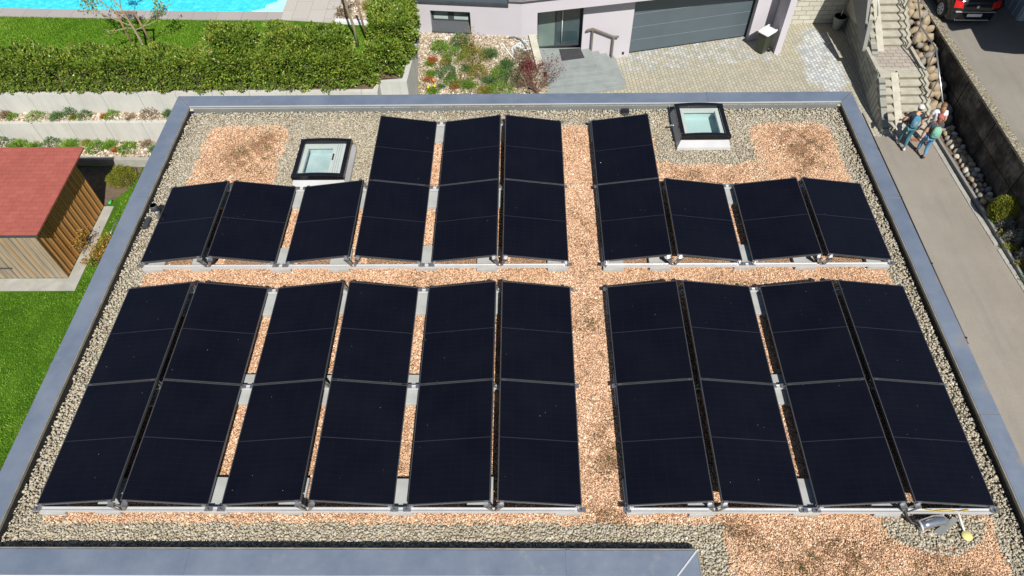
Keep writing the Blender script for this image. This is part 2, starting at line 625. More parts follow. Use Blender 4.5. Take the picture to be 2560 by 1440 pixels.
def mk_shingle(name):
    t = NT(name)
    br = t.n('ShaderNodeTexBrick', offset=0.5)
    for k, val in (('Scale', 1.0), ('Mortar Size', 0.009), ('Mortar Smooth', 0.4), ('Brick Width', 0.33), ('Row Height', 0.16)):
        br.inputs[k].default_value = val
    br.inputs['Color1'].default_value = alb(162, 90, 80, 1.22)
    br.inputs['Color2'].default_value = alb(170, 96, 86, 1.22)
    br.inputs['Mortar'].default_value = alb(148, 79, 71, 1.22)
    t.l(t.co, br.inputs['Vector'])
    c = t.mix(0.35, br.outputs['Color'], t.ramp(t.noise(2.0, 6, 0.7), [(0.3, (0.2, 0.2, 0.2)), (0.75, (0.75, 0.75, 0.75))]), 'SOFT_LIGHT')
    t.base(c).set(rough=0.9, spec=0.2)
    t.bump(t.noise(90, 3), 0.25, 0.01)
    return t.m


M['zinc'] = mk_zinc()
M['zinc_stained'] = mk_zinc(True)
M['panel'] = mk_glass_panel()
M['frame'] = pm('dark_anodised', (0.075, 0.077, 0.082), (0.10, 0.102, 0.106), 6, 0.35, 0.5, spec=0.5)
M['alu'] = pm('mill_aluminium', (0.66, 0.67, 0.68), (0.58, 0.59, 0.60), 4, 0.42, 0.4)
M['steel'] = pm('brushed_steel', (0.42, 0.42, 0.42), (0.33, 0.33, 0.34), 8, 0.35, 0.8)
M['ballast'] = pm('pale_concrete', (0.40, 0.41, 0.405), (0.31, 0.32, 0.315), 5, 0.85, bump=0.2, bscale=60)
M['bitumen'] = pm('bitumen_flashing', (0.016, 0.017, 0.02), (0.03, 0.03, 0.032), 3, 0.7, bump=0.15)
M['upstand'] = pm('grey_upstand', (0.17, 0.185, 0.18), (0.13, 0.14, 0.14), 2, 0.8)
M['lip'] = pm('weathered_edge', (0.33, 0.31, 0.26), (0.20, 0.19, 0.16), 6, 0.55, 0.3)
M['plaster'] = pm('lilac_white_plaster', (0.475, 0.455, 0.495), (0.445, 0.428, 0.465), 0.8, 0.9, bump=0.08, bscale=90, spec=0.2)
M['dark_metal'] = pm('anthracite_metal', (0.05, 0.056, 0.065), (0.065, 0.072, 0.082), 3, 0.45, 0.2)
M['garage'] = pm('slate_garage_panel', (0.088, 0.115, 0.135), (0.078, 0.102, 0.121), 1.2, 0.42, 0.1)
M['line'] = pm('pale_joint', (0.20, 0.245, 0.28), (0.17, 0.21, 0.24), 4, 0.5)
M['black'] = pm('black_rubber', (0.012, 0.012, 0.013), (0.02, 0.02, 0.021), 8, 0.55)
M['gloss_black'] = pm('gloss_black_frame', (0.006, 0.006, 0.008), (0.010, 0.010, 0.012), 4, 0.18, spec=0.5)
M['white'] = pm('white_lacquer', (0.70, 0.69, 0.64), (0.62, 0.61, 0.57), 4, 0.4)
M['curb'] = pm('grey_white_curb', (0.52, 0.53, 0.545), (0.44, 0.45, 0.465), 3, 0.5)
M['blind'] = pm('pale_blind', (0.36, 0.43, 0.42), (0.30, 0.37, 0.36), 4, 0.6)
M['white_sheet'] = pm('white_sheet_metal', (0.68, 0.69, 0.71), (0.60, 0.61, 0.63), 3, 0.45)
M['door_glass'] = pm('door_glass', (0.022, 0.04, 0.048), (0.045, 0.075, 0.082), 0.9, 0.06, spec=0.7)
M['win_glass'] = pm('window_glass', (0.10, 0.15, 0.15), (0.20, 0.27, 0.26), 1.5, 0.08, spec=0.7)
M['gneiss'] = pm('grey_gneiss', (0.27, 0.30, 0.295), (0.21, 0.235, 0.235), 2.4, 0.6, bump=0.15, bscale=40)
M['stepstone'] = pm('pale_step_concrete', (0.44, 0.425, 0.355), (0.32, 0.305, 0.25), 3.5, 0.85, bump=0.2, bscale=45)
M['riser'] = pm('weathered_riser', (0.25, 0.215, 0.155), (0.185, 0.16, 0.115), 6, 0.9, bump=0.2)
M['smoothwall'] = pm('grey_render', (0.20, 0.205, 0.195), (0.17, 0.175, 0.165), 0.9, 0.85)
M['kerb'] = pm('kerb_concrete', (0.36, 0.355, 0.32), (0.27, 0.265, 0.24), 3, 0.85, bump=0.2)
M['kerb2'] = pm('grey_kerb', (0.24, 0.245, 0.235), (0.18, 0.185, 0.178), 3, 0.85, bump=0.2)
M['conc_x'] = mk_concrete('formed_concrete_x', (0.50, 0.50, 0.47), (0.43, 0.43, 0.405), 1.28, 0)
M['conc_y'] = mk_concrete('formed_concrete_y', (0.50, 0.505, 0.48), (0.43, 0.44, 0.42), 2.1, 1)
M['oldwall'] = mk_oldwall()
M['coping_agg'] = mk_base_gravel('exposed_aggregate', [(0.12, 0.11, 0.08), (0.24, 0.21, 0.15), (0.34, 0.30, 0.21), (0.46, 0.44, 0.38)], 22)
M['asphalt'] = mk_asphalt('path_asphalt', (0.235, 0.215, 0.19), (0.285, 0.262, 0.23))
M['asphalt2'] = mk_asphalt('parking_asphalt', (0.215, 0.20, 0.178), (0.265, 0.247, 0.22))
M['pavers'] = mk_brick('driveway_setts', (0.30, 0.285, 0.225), (0.385, 0.365, 0.29), (0.19, 0.178, 0.138), 0.165, 0.135, 0.011,
                       rot=R(86), spots=((0.30, 0.33, 0.355), (0.52, 0.545, 0.555)), offset=0.42)
M['landing'] = mk_brick('landing_pavers', (0.30, 0.265, 0.23), (0.36, 0.32, 0.28), (0.16, 0.14, 0.12), 0.30, 0.20, 0.012)
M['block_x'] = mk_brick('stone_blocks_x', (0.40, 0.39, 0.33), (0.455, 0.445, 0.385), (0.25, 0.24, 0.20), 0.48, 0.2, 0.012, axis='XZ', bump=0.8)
M['block_y'] = mk_brick('shaded_stone_blocks_y', (0.20, 0.205, 0.18), (0.26, 0.265, 0.235), (0.07, 0.07, 0.06), 0.5, 0.2, 0.013, axis='YZ', bump=0.8)  # darker copy of the stone, shade of the stair wall put into the colour
M['slabs'] = mk_brick('patio_slabs', (0.37, 0.345, 0.32), (0.41, 0.385, 0.355), (0.24, 0.225, 0.205), 1.2, 0.62, 0.008, bump=0.1, var=0.25, rot=R(90))
M['coping'] = mk_brick('pool_coping', (0.30, 0.275, 0.265), (0.335, 0.305, 0.295), (0.21, 0.19, 0.18), 0.95, 3.0, 0.01, bump=0.1, var=0.25, rot=R(-3))
M['grass'] = mk_grass('lawn')
M['soil'] = pm('bed_soil', (0.16, 0.115, 0.075), (0.09, 0.062, 0.042), 6, 0.95, bump=0.6, bscale=30)
M['bedstone'] = mk_base_gravel('bed_gravel', [(0.16, 0.12, 0.085), (0.28, 0.22, 0.155), (0.38, 0.31, 0.23), (0.48, 0.42, 0.35)], 24)
M['shingle'] = mk_shingle('red_shingle')
M['boards_s'] = mk_timber('weathered_boards', alb(138, 126, 112, 1.4), alb(176, 162, 142, 1.4), alb(184, 156, 118, 1.4))
M['boards_e'] = mk_timber('warm_boards', (0.38, 0.18, 0.05), (0.47, 0.245, 0.08), (0.40, 0.22, 0.09))
M['bark'] = pm('pale_bark', (0.34, 0.29, 0.19), (0.22, 0.18, 0.12), 12, 0.9, bump=0.4)
M['twig'] = pm('grey_brown_twig', (0.20, 0.14, 0.10), (0.13, 0.09, 0.065), 12, 0.9)
M['stake'] = pm('weathered_stake', (0.27, 0.17, 0.105), (0.19, 0.12, 0.08), 9, 0.85)
M['bronze'] = pm('bronze_grey_metal', (0.26, 0.225, 0.20), (0.21, 0.185, 0.165), 5, 0.45, 0.5)
M['doormat'] = pm('dark_doormat', (0.035, 0.035, 0.042), (0.05, 0.05, 0.055), 9, 0.95)
M['bin_green'] = pm('dark_green_plastic', (0.030, 0.038, 0.024), (0.04, 0.048, 0.03), 5, 0.45)
M['pot'] = pm('grey_pot', (0.30, 0.31, 0.30), (0.24, 0.25, 0.245), 3, 0.6)
M['door_glass2'] = pm('frosted_side_glass', (0.10, 0.145, 0.135), (0.17, 0.225, 0.20), 0.8, 0.12, spec=0.6)
M['chrome'] = pm('polished_pipe', (0.6, 0.6, 0.62), (0.5, 0.5, 0.53), 3, 0.18, 0.9)
M['tag'] = pm('pale_yellow_plastic', (0.68, 0.60, 0.22), (0.6, 0.53, 0.2), 4, 0.5)
M['ground'] = pm('earth', (0.20, 0.19, 0.13), (0.14, 0.15, 0.08), 0.5, 0.95)
M['gravel_base'] = mk_base_gravel('roof_gravel_base', [(0.24, 0.20, 0.13), (0.36, 0.31, 0.21), (0.46, 0.41, 0.29), (0.54, 0.50, 0.40)], 34)
M['chip_base'] = mk_base_gravel('brick_chip_base', [(0.32, 0.16, 0.09), (0.48, 0.28, 0.165), (0.58, 0.36, 0.22), (0.66, 0.48, 0.34)], 70)
M['pebble'] = attr_mat('roof_pebbles', [(0, (0.17, 0.14, 0.105)), (0.14, (0.28, 0.24, 0.18)), (0.32, (0.39, 0.335, 0.25)), (0.5, (0.45, 0.40, 0.31)),
                                        (0.66, (0.33, 0.315, 0.265)), (0.8, (0.48, 0.435, 0.32)), (0.94, (0.34, 0.33, 0.30)), (1, (0.62, 0.58, 0.48))], 0.65, 0.35)
M['chip'] = attr_mat('brick_chips', [(0, (0.055, 0.042, 0.018)), (0.12, (0.13, 0.085, 0.042)), (0.25, (0.34, 0.19, 0.105)), (0.36, (0.58, 0.335, 0.20)),
                                     (0.65, (0.68, 0.43, 0.27)), (0.90, (0.74, 0.53, 0.36)), (1, (0.87, 0.74, 0.58))], 0.85, 0.2)
M['bedchip'] = attr_mat('bed_stones', [(0, (0.12, 0.09, 0.06)), (0.25, (0.28, 0.215, 0.145)), (0.55, (0.42, 0.345, 0.255)), (0.8, (0.52, 0.455, 0.37)), (1, (0.66, 0.63, 0.57))], 0.7)
M['sedum'] = attr_mat('sedum_leaf', [(0, (0.035, 0.05, 0.012)), (0.5, (0.075, 0.11, 0.02)), (0.8, (0.12, 0.16, 0.035)), (1, (0.15, 0.055, 0.03))], 0.6)
M['blade'] = attr_mat('grass_blade', [(0, (0.065, 0.15, 0.010)), (0.5, (0.135, 0.285, 0.018)), (0.85, (0.22, 0.39, 0.036)), (1, (0.34, 0.42, 0.09))], 0.6, 0.25, transl=0.25)
M['laurel'] = attr_mat('laurel_leaf', [(0, (0.045, 0.10, 0.012)), (0.35, (0.115, 0.195, 0.022)), (0.65, (0.20, 0.285, 0.036)), (0.88, (0.33, 0.37, 0.06)), (0.97, (0.38, 0.27, 0.06)),
                                        (1, (0.42, 0.30, 0.08))], 0.38, 0.45, transl=0.15)


def leafmat(name, *cs, transl=0.2, rough=0.55):
    return attr_mat(name, [(i / (len(cs) - 1), c) for i, c in enumerate(cs)], rough, 0.3, transl=transl)


M['lf_fresh'] = leafmat('fresh_green_leaf', (0.07, 0.16, 0.014), (0.14, 0.28, 0.025), (0.26, 0.40, 0.06))
M['lf_blue'] = leafmat('blue_green_leaf', (0.05, 0.11, 0.035), (0.10, 0.19, 0.065), (0.19, 0.29, 0.12))
M['lf_olive'] = leafmat('olive_leaf', (0.13, 0.13, 0.025), (0.27, 0.25, 0.05), (0.42, 0.37, 0.10))
M['lf_red'] = leafmat('wine_red_leaf', (0.075, 0.018, 0.02), (0.17, 0.04, 0.045), (0.27, 0.085, 0.085))
M['lf_rust'] = leafmat('rust_leaf', (0.22, 0.07, 0.02), (0.40, 0.13, 0.04), (0.5, 0.22, 0.08))
M['lf_ochre'] = leafmat('ochre_leaf', (0.16, 0.10, 0.02), (0.34, 0.19, 0.03), (0.46, 0.30, 0.06))
M['lf_box'] = leafmat('box_leaf', (0.09, 0.115, 0.012), (0.20, 0.22, 0.025), (0.33, 0.33, 0.05))
M['lf_mixed'] = leafmat('mixed_seedling_leaf', (0.06, 0.13, 0.03), (0.12, 0.20, 0.04), (0.22, 0.20, 0.05), (0.32, 0.16, 0.07))
M['lf_lav'] = leafmat('lavender_leaf', (0.10, 0.11, 0.095), (0.22, 0.23, 0.20), (0.36, 0.36, 0.33))
M['lf_yellow'] = leafmat('yellow_petal', (0.6, 0.42, 0.02), (0.75, 0.6, 0.03), (0.8, 0.4, 0.02))
M['lf_dry'] = leafmat('dry_leaf', (0.16, 0.12, 0.075), (0.27, 0.21, 0.13), (0.40, 0.33, 0.22))
M['lf_sap'] = leafmat('sapling_leaf', (0.08, 0.11, 0.03), (0.17, 0.22, 0.05), (0.30, 0.33, 0.09))

M['car_paint'] = pm('dark_car_paint', (0.008, 0.012, 0.014), (0.010, 0.014, 0.017), 2, 0.12, 0.1, spec=0.6)
M['car_glass'] = pm('car_glass', (0.03, 0.05, 0.055), (0.02, 0.035, 0.04), 2, 0.05, spec=0.7)
M['tail'] = pm('red_tail_light', (0.55, 0.012, 0.008), (0.42, 0.008, 0.006), 6, 0.15)
M['nbwall'] = pm('blue_grey_wall', (0.30, 0.34, 0.40), (0.25, 0.29, 0.34), 1, 0.8)
M['nbclad'] = pm('pale_cladding', (0.42, 0.47, 0.53), (0.36, 0.40, 0.46), 2, 0.6)
M['skin'] = pm('skin', (0.50, 0.27, 0.17), (0.44, 0.23, 0.14), 5, 0.55)
M['dark_hair'] = pm('dark_brown_hair', (0.035, 0.02, 0.014), (0.05, 0.03, 0.02), 30, 0.6)
M['brown_hair'] = pm('red_brown_hair', (0.16, 0.065, 0.03), (0.10, 0.04, 0.02), 30, 0.55)
M['brown_hair2'] = pm('light_brown_hair', (0.20, 0.115, 0.055), (0.13, 0.075, 0.04), 30, 0.55)
M['blond_hair'] = pm('golden_hair', (0.33, 0.18, 0.065), (0.20, 0.115, 0.05), 24, 0.55)
M['tee_dark'] = pm('black_tee', (0.018, 0.020, 0.026), (0.026, 0.028, 0.034), 10, 0.9)
M['tee_grey'] = pm('charcoal_tee', (0.050, 0.058, 0.072), (0.036, 0.042, 0.055), 10, 0.9)
M['tee_white'] = pm('white_tee', (0.62, 0.62, 0.72), (0.55, 0.55, 0.66), 10, 0.9)
M['jeans_teal'] = pm('teal_jeans', (0.055, 0.17, 0.215), (0.04, 0.125, 0.165), 14, 0.9)
M['jeans_blue'] = pm('light_blue_jeans', (0.12, 0.28, 0.44), (0.075, 0.19, 0.33), 14, 0.9)
M['trousers_pink'] = pm('pale_pink_trousers', (0.55, 0.38, 0.35), (0.48, 0.32, 0.30), 10, 0.9)
M['shoe_white'] = pm('white_sneaker', (0.6, 0.6, 0.62), (0.5, 0.5, 0.53), 14, 0.7)
M['shoe_brown'] = pm('brown_shoe', (0.10, 0.045, 0.04), (0.07, 0.03, 0.03), 14, 0.7)
M['cap_white'] = pm('white_cap', (0.62, 0.63, 0.58), (0.54, 0.55, 0.5), 14, 0.9)
M['cap_red'] = pm('faded_red_cap', (0.40, 0.11, 0.10), (0.31, 0.085, 0.08), 14, 0.9)
M['bag_blue'] = pm('sky_blue_bag', (0.06, 0.225, 0.34), (0.045, 0.165, 0.26), 10, 0.8)
M['bag_grey'] = pm('blue_grey_bag', (0.17, 0.24, 0.28), (0.13, 0.19, 0.22), 10, 0.8)
M['bag_mint'] = pm('mint_bag', (0.20, 0.40, 0.30), (0.165, 0.345, 0.26), 10, 0.8)
M['bag_mint2'] = pm('dark_mint_bag', (0.14, 0.37, 0.27), (0.11, 0.30, 0.22), 10, 0.8)

# ------------------------------------------------------------------ ground and surfaces
def sheet(name, poly, z, mat, th=0.03):
    b = MB()
    b.prism(poly, z - th, z)
    return tag(b.build(name, mat), kind='structure')


def rect(x0, x1, y0, y1):
    return [(x0, y0), (x1, y0), (x1, y1), (x0, y1)]


sheet('ground', rect(-150, 150, -120, 160), -8.06, M['ground'])
sheet('lawn', rect(-40, -6.7, -14, 15.02), -8.0, M['grass'])
sheet('driveway', [(0.7, 16.22), (12.84, 16.22), (12.8, 17.32), (12.95, 19.03), (13.21, 21.12), (13.36, 23.36), (-1, 23.36)], -8.0, M['pavers'])
sheet('path', [(6.6, -14), (15.0, -14), (14.85, 11), (14.66, 14), (14.47, 16.26), (12.84, 16.26), (6.6, 16.22)], -7.996, M['asphalt'])
sheet('upper_lawn', [(-40, 16.75), (-3.95, 17.3), (-3.75, 20.3), (-8.6, 21.0), (-11.6, 21.03), (-20.1, 21.42), (-40, 22.3)], -6.15, M['grass'], 1.75)
sheet('parking_ground', [(15.50, -14), (60, -14), (60, 60), (15.50, 60)], -6.30, M['asphalt2'], 1.7)

# ------------------------------------------------------------------ the flat-roofed building
bld = thing('flat_roof_building', 'big flat roofed building carrying the solar panels, grey metal coping all round', 'building', (-0.00046, 0.01454, -0.04))
bld.scale = (1.0046, 1.0046, 1.0)
OUT = [(-6.70, -0.80), (1.93, -0.80), (1.93, -9.0), (6.44, -9.0), (6.44, 8.17), (-6.70, 8.17)]
b = MB()
b.prism(OUT, -8.02, -0.29)
b.build('wall', M['plaster'], bld)
b = MB()
b.prism([(-6.46, -0.54), (2.17, -0.54), (2.17, -9.0), (6.24, -9.0), (6.24, 7.95), (-6.46, 7.95)], -0.289, -0.24)
b.build('roof_deck', M['bitumen'], bld)


def coping(poly, name='coping', mat='zinc'):
    m = MB()
    m.prism(poly, -0.035, 0.0)
    return m.build(name, M[mat], bld, bevel=0.006)


I, O_ = [(-6.46, 7.95), (6.24, 7.95)], [(-6.77, 8.27), (6.51, 8.25)]
cl = coping([(-6.77, -0.85), (-6.46, -0.54), (-6.46, 7.95), (-6.77, 8.27)])
cb = coping([(-6.77, 8.275), (-6.46, 7.955), (6.24, 7.955), (6.515, 8.255)])
cr = coping([(6.52, -9), (6.52, 8.25), (6.245, 7.95), (6.245, -9)], mat='zinc_stained')
cf = coping([(-6.765, -0.855), (1.875, -0.855), (2.165, -0.545), (-6.455, -0.545)])
cn = coping([(1.88, -9), (2.17, -9), (2.17, -0.545), (1.88, -0.86)])
# seams: raised standing laps, each a part of its coping
def seam(par, mat, poly, h=0.006):
    m = MB()
    m.prism(poly, 0.0, h)
    m.build('seam', mat, par)


for y in (5.44, 2.07):
    seam(cl, M['zinc'], rect(-6.772, -6.458, y - 0.02, y + 0.02))
for x in (-3.75, -0.05, 3.72):
    seam(cb, M['zinc'], rect(x - 0.035, x + 0.035, 7.953, 8.262))
for y in (5.34, 1.25):
    seam(cr, M['upstand'], rect(6.243, 6.522, y - 0.008, y + 0.008))
for x in (-4.0, 0.62):
    seam(cf, M['zinc'], rect(x - 0.03, x + 0.03, -0.857, -0.543))
a_, c_ = Vector((1.885, -0.853)), Vector((2.165, -0.55))
n_ = Vector((-(c_ - a_).y, (c_ - a_).x)).normalized() * 0.009
seam(cn, M['curb'], [tuple(a_ - n_), tuple(c_ - n_), tuple(c_ + n_), tuple(a_ + n_)], 0.007)
# inner lips, upstands
m = MB()
m.box(-6.458, -6.442, -0.54, 7.93, -0.045, -0.002)
m.box(6.226, 6.243, -9, 7.93, -0.045, -0.002)
m.box(-6.458, 2.15, -0.543, -0.525, -0.05, -0.006)
m.box(2.172, 2.19, -9, -0.55, -0.05, -0.006)
m.build('coping_lip', M['lip'], bld)
m = MB()
m.box(-6.458, 6.24, 7.940, 7.954, -0.018, -0.003)
m.build('coping_lip', M['alu'], bld)
m = MB()
m.box(-6.44, 6.225, 7.946, 7.955, -0.05, -0.019)
m.build('coping_lip', M['upstand'], bld)
m = MB()
m.box(-6.50, -6.447, -0.54, 7.9, -0.20, -0.036)
m.box(6.228, 6.28, -9, 7.9, -0.20, -0.036)
m.box(-6.46, 2.17, -0.56, -0.535, -0.20, -0.051)
m.box(2.17, 2.20, -9, -0.56, -0.20, -0.051)
m.build('upstand', M['bitumen'], bld)
m = MB()
x = -6.40
for k, w in enumerate((1.3, 1.5, 1.15, 1.4, 1.2, 1.5, 1.3, 1.4, 1.84)):
    m.box(x + 0.006, x + w - 0.006, 7.925, 7.945, -0.20, -0.06)
    x += w
m.build('upstand', M['upstand'], bld)
m = MB()
m.box(-6.77, 1.87, -0.874, -0.858, -0.06, 0.004)
m.build('drip_edge', M['white_sheet'], bld)
m = MB()
m.tube([(6.545, 7.6, -0.015), (6.545, 5.4, -0.015), (6.53, 2.4, -0.015)], 0.012, 6)
for y in (6.6, 5.36, 3.9, 2.5):
    m.box(6.515, 6.55, y - 0.012, y + 0.012, -0.03, 0.005)
m.build('lightning_conductor', M['black'], bld)
m = MB()
m.tube([(-6.785, 4.93, -0.03), (-6.80, 4.93, 0.02), (-6.80, 4.60, 0.02), (-6.785, 4.60, -0.03)], 0.008, 6)
m.build('cable_bracket', M['steel'], bld)


# ------------------------------------------------------------------ gravel and brick chippings
def in_rect(x, y, x0, x1, y0, y1, r=0.0):
    dx = np.maximum(np.maximum(x0 + r - x, x - (x1 - r)), 0)
    dy = np.maximum(np.maximum(y0 + r - y, y - (y1 - r)), 0)
    return np.hypot(dx, dy) <= max(r, 1e-6)


def substrate(x, y):
    w = 0.035 * nz(x, y, 7, 1) + 0.02 * nz(x, y, 19, 2)
    xx, yy = x + w, y + 0.8 * w
    s = in_rect(xx, yy, -6.07, 5.93, -0.17, 5.85)
    s |= in_rect(xx, yy, -6.0, -4.42, 5.4, 7.6, 0.28)
    s |= in_rect(xx, yy, -2.62, 1.5, 5.4, 7.53)
    s |= in_rect(xx, yy, 1.3, 2.56, 5.4, 7.3)
    s |= in_rect(xx, yy, 2.4, 5.9, 5.4, 6.48)
    s |= in_rect(xx, yy, 4.38, 5.95, 5.4, 7.56, 0.3)
    s &= ~(in_rect(xx, yy, 2.58, 4.3, 6.42, 8.2, 0.3))
    s |= in_rect(xx, yy, 2.58, 5.95, -9, 0.2, 0.25)
    s &= ~(np.hypot((xx - 5.2) / 0.62, (yy + 0.12) / 0.42) < 1)
    s &= ~((xx > 5.93) | (xx < -6.07))
    s &= ~((xx < -5.9) & (yy > 3.45) & (yy < 5.5) & False)
    return s


m = MB()
m.prism([(-6.47, -0.52), (2.22, -0.52), (2.22, -9.0), (6.25, -9.0), (6.25, 7.96), (-6.47, 7.96)], -0.239, -0.206)
tag(m.build('roof_gravel_bed', M['gravel_base']), kind='structure')
m = MB()
for p in (rect(-6.03, 5.89, -0.12, 5.84), rect(-5.9, -4.55, 5.85, 7.45), rect(-2.55, 1.45, 5.85, 7.48), rect(1.46, 2.5, 5.85, 7.2), rect(2.51, 4.2, 5.85, 6.36),
          rect(4.55, 5.85, 5.85, 7.4), rect(2.7, 5.88, -9, -0.42), rect(2.7, 4.5, -0.41, -0.13)):
    m.prism(p, -0.205, -0.198)
tag(m.build('chipping_bed', M['chip_base']), kind='structure')

PW, PH, PDZ, PL = 1.0540, 0.0, 0.1558, 1.722
XL = []
x = -6.0992
for n in range(10):
    XL.append((x, x + PW))
    x += PW + (0.0906 if n in (0, 2, 4, 6, 8) else (0.5657 if n == 5 else 0.160))
ROWS = [0.0, 1.732, 3.9744, 5.7064]


def under_panel(x, y, e=0.12):
    r = np.zeros(len(x), bool)
    for ri, y0 in enumerate(ROWS):
        cols = range(10) if ri < 3 else (3, 4, 5, 6)
        for c in cols:
            x0, x1 = XL[c]
            r |= (x > x0 + e) & (x < x1 - e) & (y > y0 + e) & (y < y0 + PL - e * 1.2)
    return r


def roof_pts(n):
    x = rng.uniform(-6.46, 6.24, n)
    y = rng.uniform(-1.7, 7.95, n)
    ok = (y > -0.53) | (x > 2.2)
    x, y = x[ok], y[ok]
    ok = ~under_panel(x, y)
    return x[ok], y[ok]


x, y = roof_pts(230000)
s = ~substrate(x, y)
x, y = x[s], y[s]
ok = ~(in_rect(x, y, -4.02, -3.02, 5.95, 6.9) | in_rect(x, y, 3.0, 3.95, 6.85, 7.8))
x, y = x[ok], y[ok]
n = len(x)
sz = rng.lognormal(math.log(0.0145), 0.28, n)
sc_ = np.stack([sz * rng.uniform(0.85, 1.3, n), sz * rng.uniform(0.75, 1.05, n), sz * rng.uniform(0.42, 0.66, n)], 1)
edge = np.clip(1 - np.minimum(np.minimum(x + 6.46, 6.24 - x), 7.95 - y) / 0.22, 0, 1)
z = -0.201 + rng.uniform(0, 0.012, n) + 0.035 * edge
rr = np.clip(rng.random(n) * 0.98 + 0.06 * nz(x, y, 2.5, 5), 0, 1)
ob = scatter('roof_gravel', ICO_V, ICO_F, np.stack([x, y, z], 1), sc_, rand_rot(n, 0.82), M['pebble'], rnd=rr, smooth=True)
tag(ob, 'rounded grey and tan pebbles spread along the roof edge', 'gravel', kind='stuff')


def patch(x, y):
    """dark mossy patches in the brick chippings, 0..1"""
    g = lambda cx, cy, rx, ry: np.exp(-((x - cx) / rx) ** 2 - ((y - cy) / ry) ** 2)
    p = (1.0 * g(-5.1, 6.7, 0.5, 0.5) + 0.8 * g(-4.75, 7.15, 0.25, 0.25) + 1.0 * g(5.3, 6.75, 0.42, 0.48) + 0.7 * g(5.15, 7.2, 0.3, 0.2)
         + 0.75 * g(1.2, 0.9, 0.18, 0.5) + 0.55 * g(1.1, 3.0, 0.22, 0.5) + 0.35 * g(1.1, 4.6, 0.25, 0.6) + 0.8 * g(1.2, -0.05, 0.25, 0.12)
         + 0.75 * g(3.9, -0.62, 0.9, 0.28) + 0.6 * g(3.0, -0.22, 0.5, 0.14) + 0.7 * g(5.2, -0.85, 0.5, 0.25) + 0.45 * g(-1.2, 3.7, 0.9, 0.14)
         + 0.4 * g(3.5, 3.65, 0.8, 0.15) + 0.4 * g(3.2, 6.1, 0.8, 0.25))
    return np.clip(p * (0.85 + 0.8 * nz(x, y, 6, 3)) + 0.16 * nz(x, y, 4, 9) - 0.04, 0, 1)


x, y = roof_pts(800000)
s = substrate(x, y)
x, y = x[s], y[s]
n = len(x)
sz = rng.lognormal(math.log(0.0068), 0.32, n)
sc_ = np.stack([sz * 1.4, sz * 1.0, sz * 0.32], 1)
pt = patch(x, y)
rr = 0.2 + 0.8 * rng.random(n) ** 0.9
rr = np.where(rng.random(n) < pt * 1.05, rr * 0.30, rr)
rr = np.clip(rr + 0.08 * nz(x, y, 3, 4), 0, 1)
ob = scatter('brick_chippings', OCT_V, OCT_F, np.stack([x, y, -0.196 + rng.uniform(0, 0.008, n)], 1), sc_, rand_rot(n, 0.86), M['chip'], rnd=rr)
tag(ob, 'salmon crushed brick chippings between and around the panels', 'chippings', kind='stuff')
# sedum rosettes in the mossy patches
x, y = roof_pts(60000)
pt = patch(x, y)
s = substrate(x, y) & (rng.random(len(x)) < pt ** 1.3 * 0.8 + 0.006) & (nz(x, y, 9, 11) > 0.15)
x, y = x[s], y[s]
k = 7
n = len(x) * k
px = np.repeat(x, k) + rng.normal(0, 0.014, n)
py = np.repeat(y, k) + rng.normal(0, 0.014, n)
d = rng.normal(size=(n, 3))
d[:, 2] = np.abs(d[:, 2]) * 0.8 + 0.2
ob = scatter('sedum', LEAF_V, LEAF_F, np.stack([px, py, np.full(n, -0.192)], 1), np.stack([rng.uniform(0.008, 0.014, n)] * 3, 1) * np.array([[1, 2.0, 1]]),
             frames(d), M['sedum'], rnd=np.repeat(rng.random(len(x)), k) * 0.8 + rng.random(n) * 0.2)
tag(ob, 'low green sedum sprouting in the dark mossy patches', 'sedum', kind='stuff')

# ------------------------------------------------------------------ solar panels
TILT = math.atan2(PDZ, PW)
WS = math.hypot(PW, PDZ)


def make_panel():
    t = thing('solar_panel', 'x', 'solar panel', group='solar panels on the flat roof')
    w, l = WS / 2, PL / 2
    m = MB()
    fwid = 0.012
    m.box(-w, -w + fwid, -l, l, -0.035, 0)
    m.box(w - fwid, w, -l, l, -0.035, 0)
    m.box(-w + fwid, w - fwid, -l, -l + fwid, -0.035, 0)
    m.box(-w + fwid, w - fwid, l - fwid, l, -0.035, 0)
    m.build('frame', M['frame'], t)
    m = MB()
    m.box(-w + fwid, w - fwid, -l + fwid, l - fwid, -0.008, -0.0025)
    m.build('glass', M['panel'], t)
    for sx_ in (-1, 1):
        for sy_ in (-1, 1):
            m = MB()
            cx, cy = sx_ * (w - 0.055), sy_ * (l + 0.004)
            m.box(cx - 0.025, cx + 0.025, cy - 0.012, cy + 0.012, -0.04, 0.004)
            m.tube([(cx, cy, 0.004), (cx, cy, 0.010)], 0.007, 6)
            m.build('clamp', M['steel'] if sy_ < 0 else M['frame'], t)
    return t


def dup(root, loc, rot=None):
    r = root.copy()
    COL.objects.link(r)
    r.location = loc
    if rot is not None:
        r.rotation_euler = rot
    for ch in root.children:
        c = ch.copy()
        COL.objects.link(c)
        c.parent = r
        for g in ch.children:
            d = g.copy()
            COL.objects.link(d)
            d.parent = c
    return r


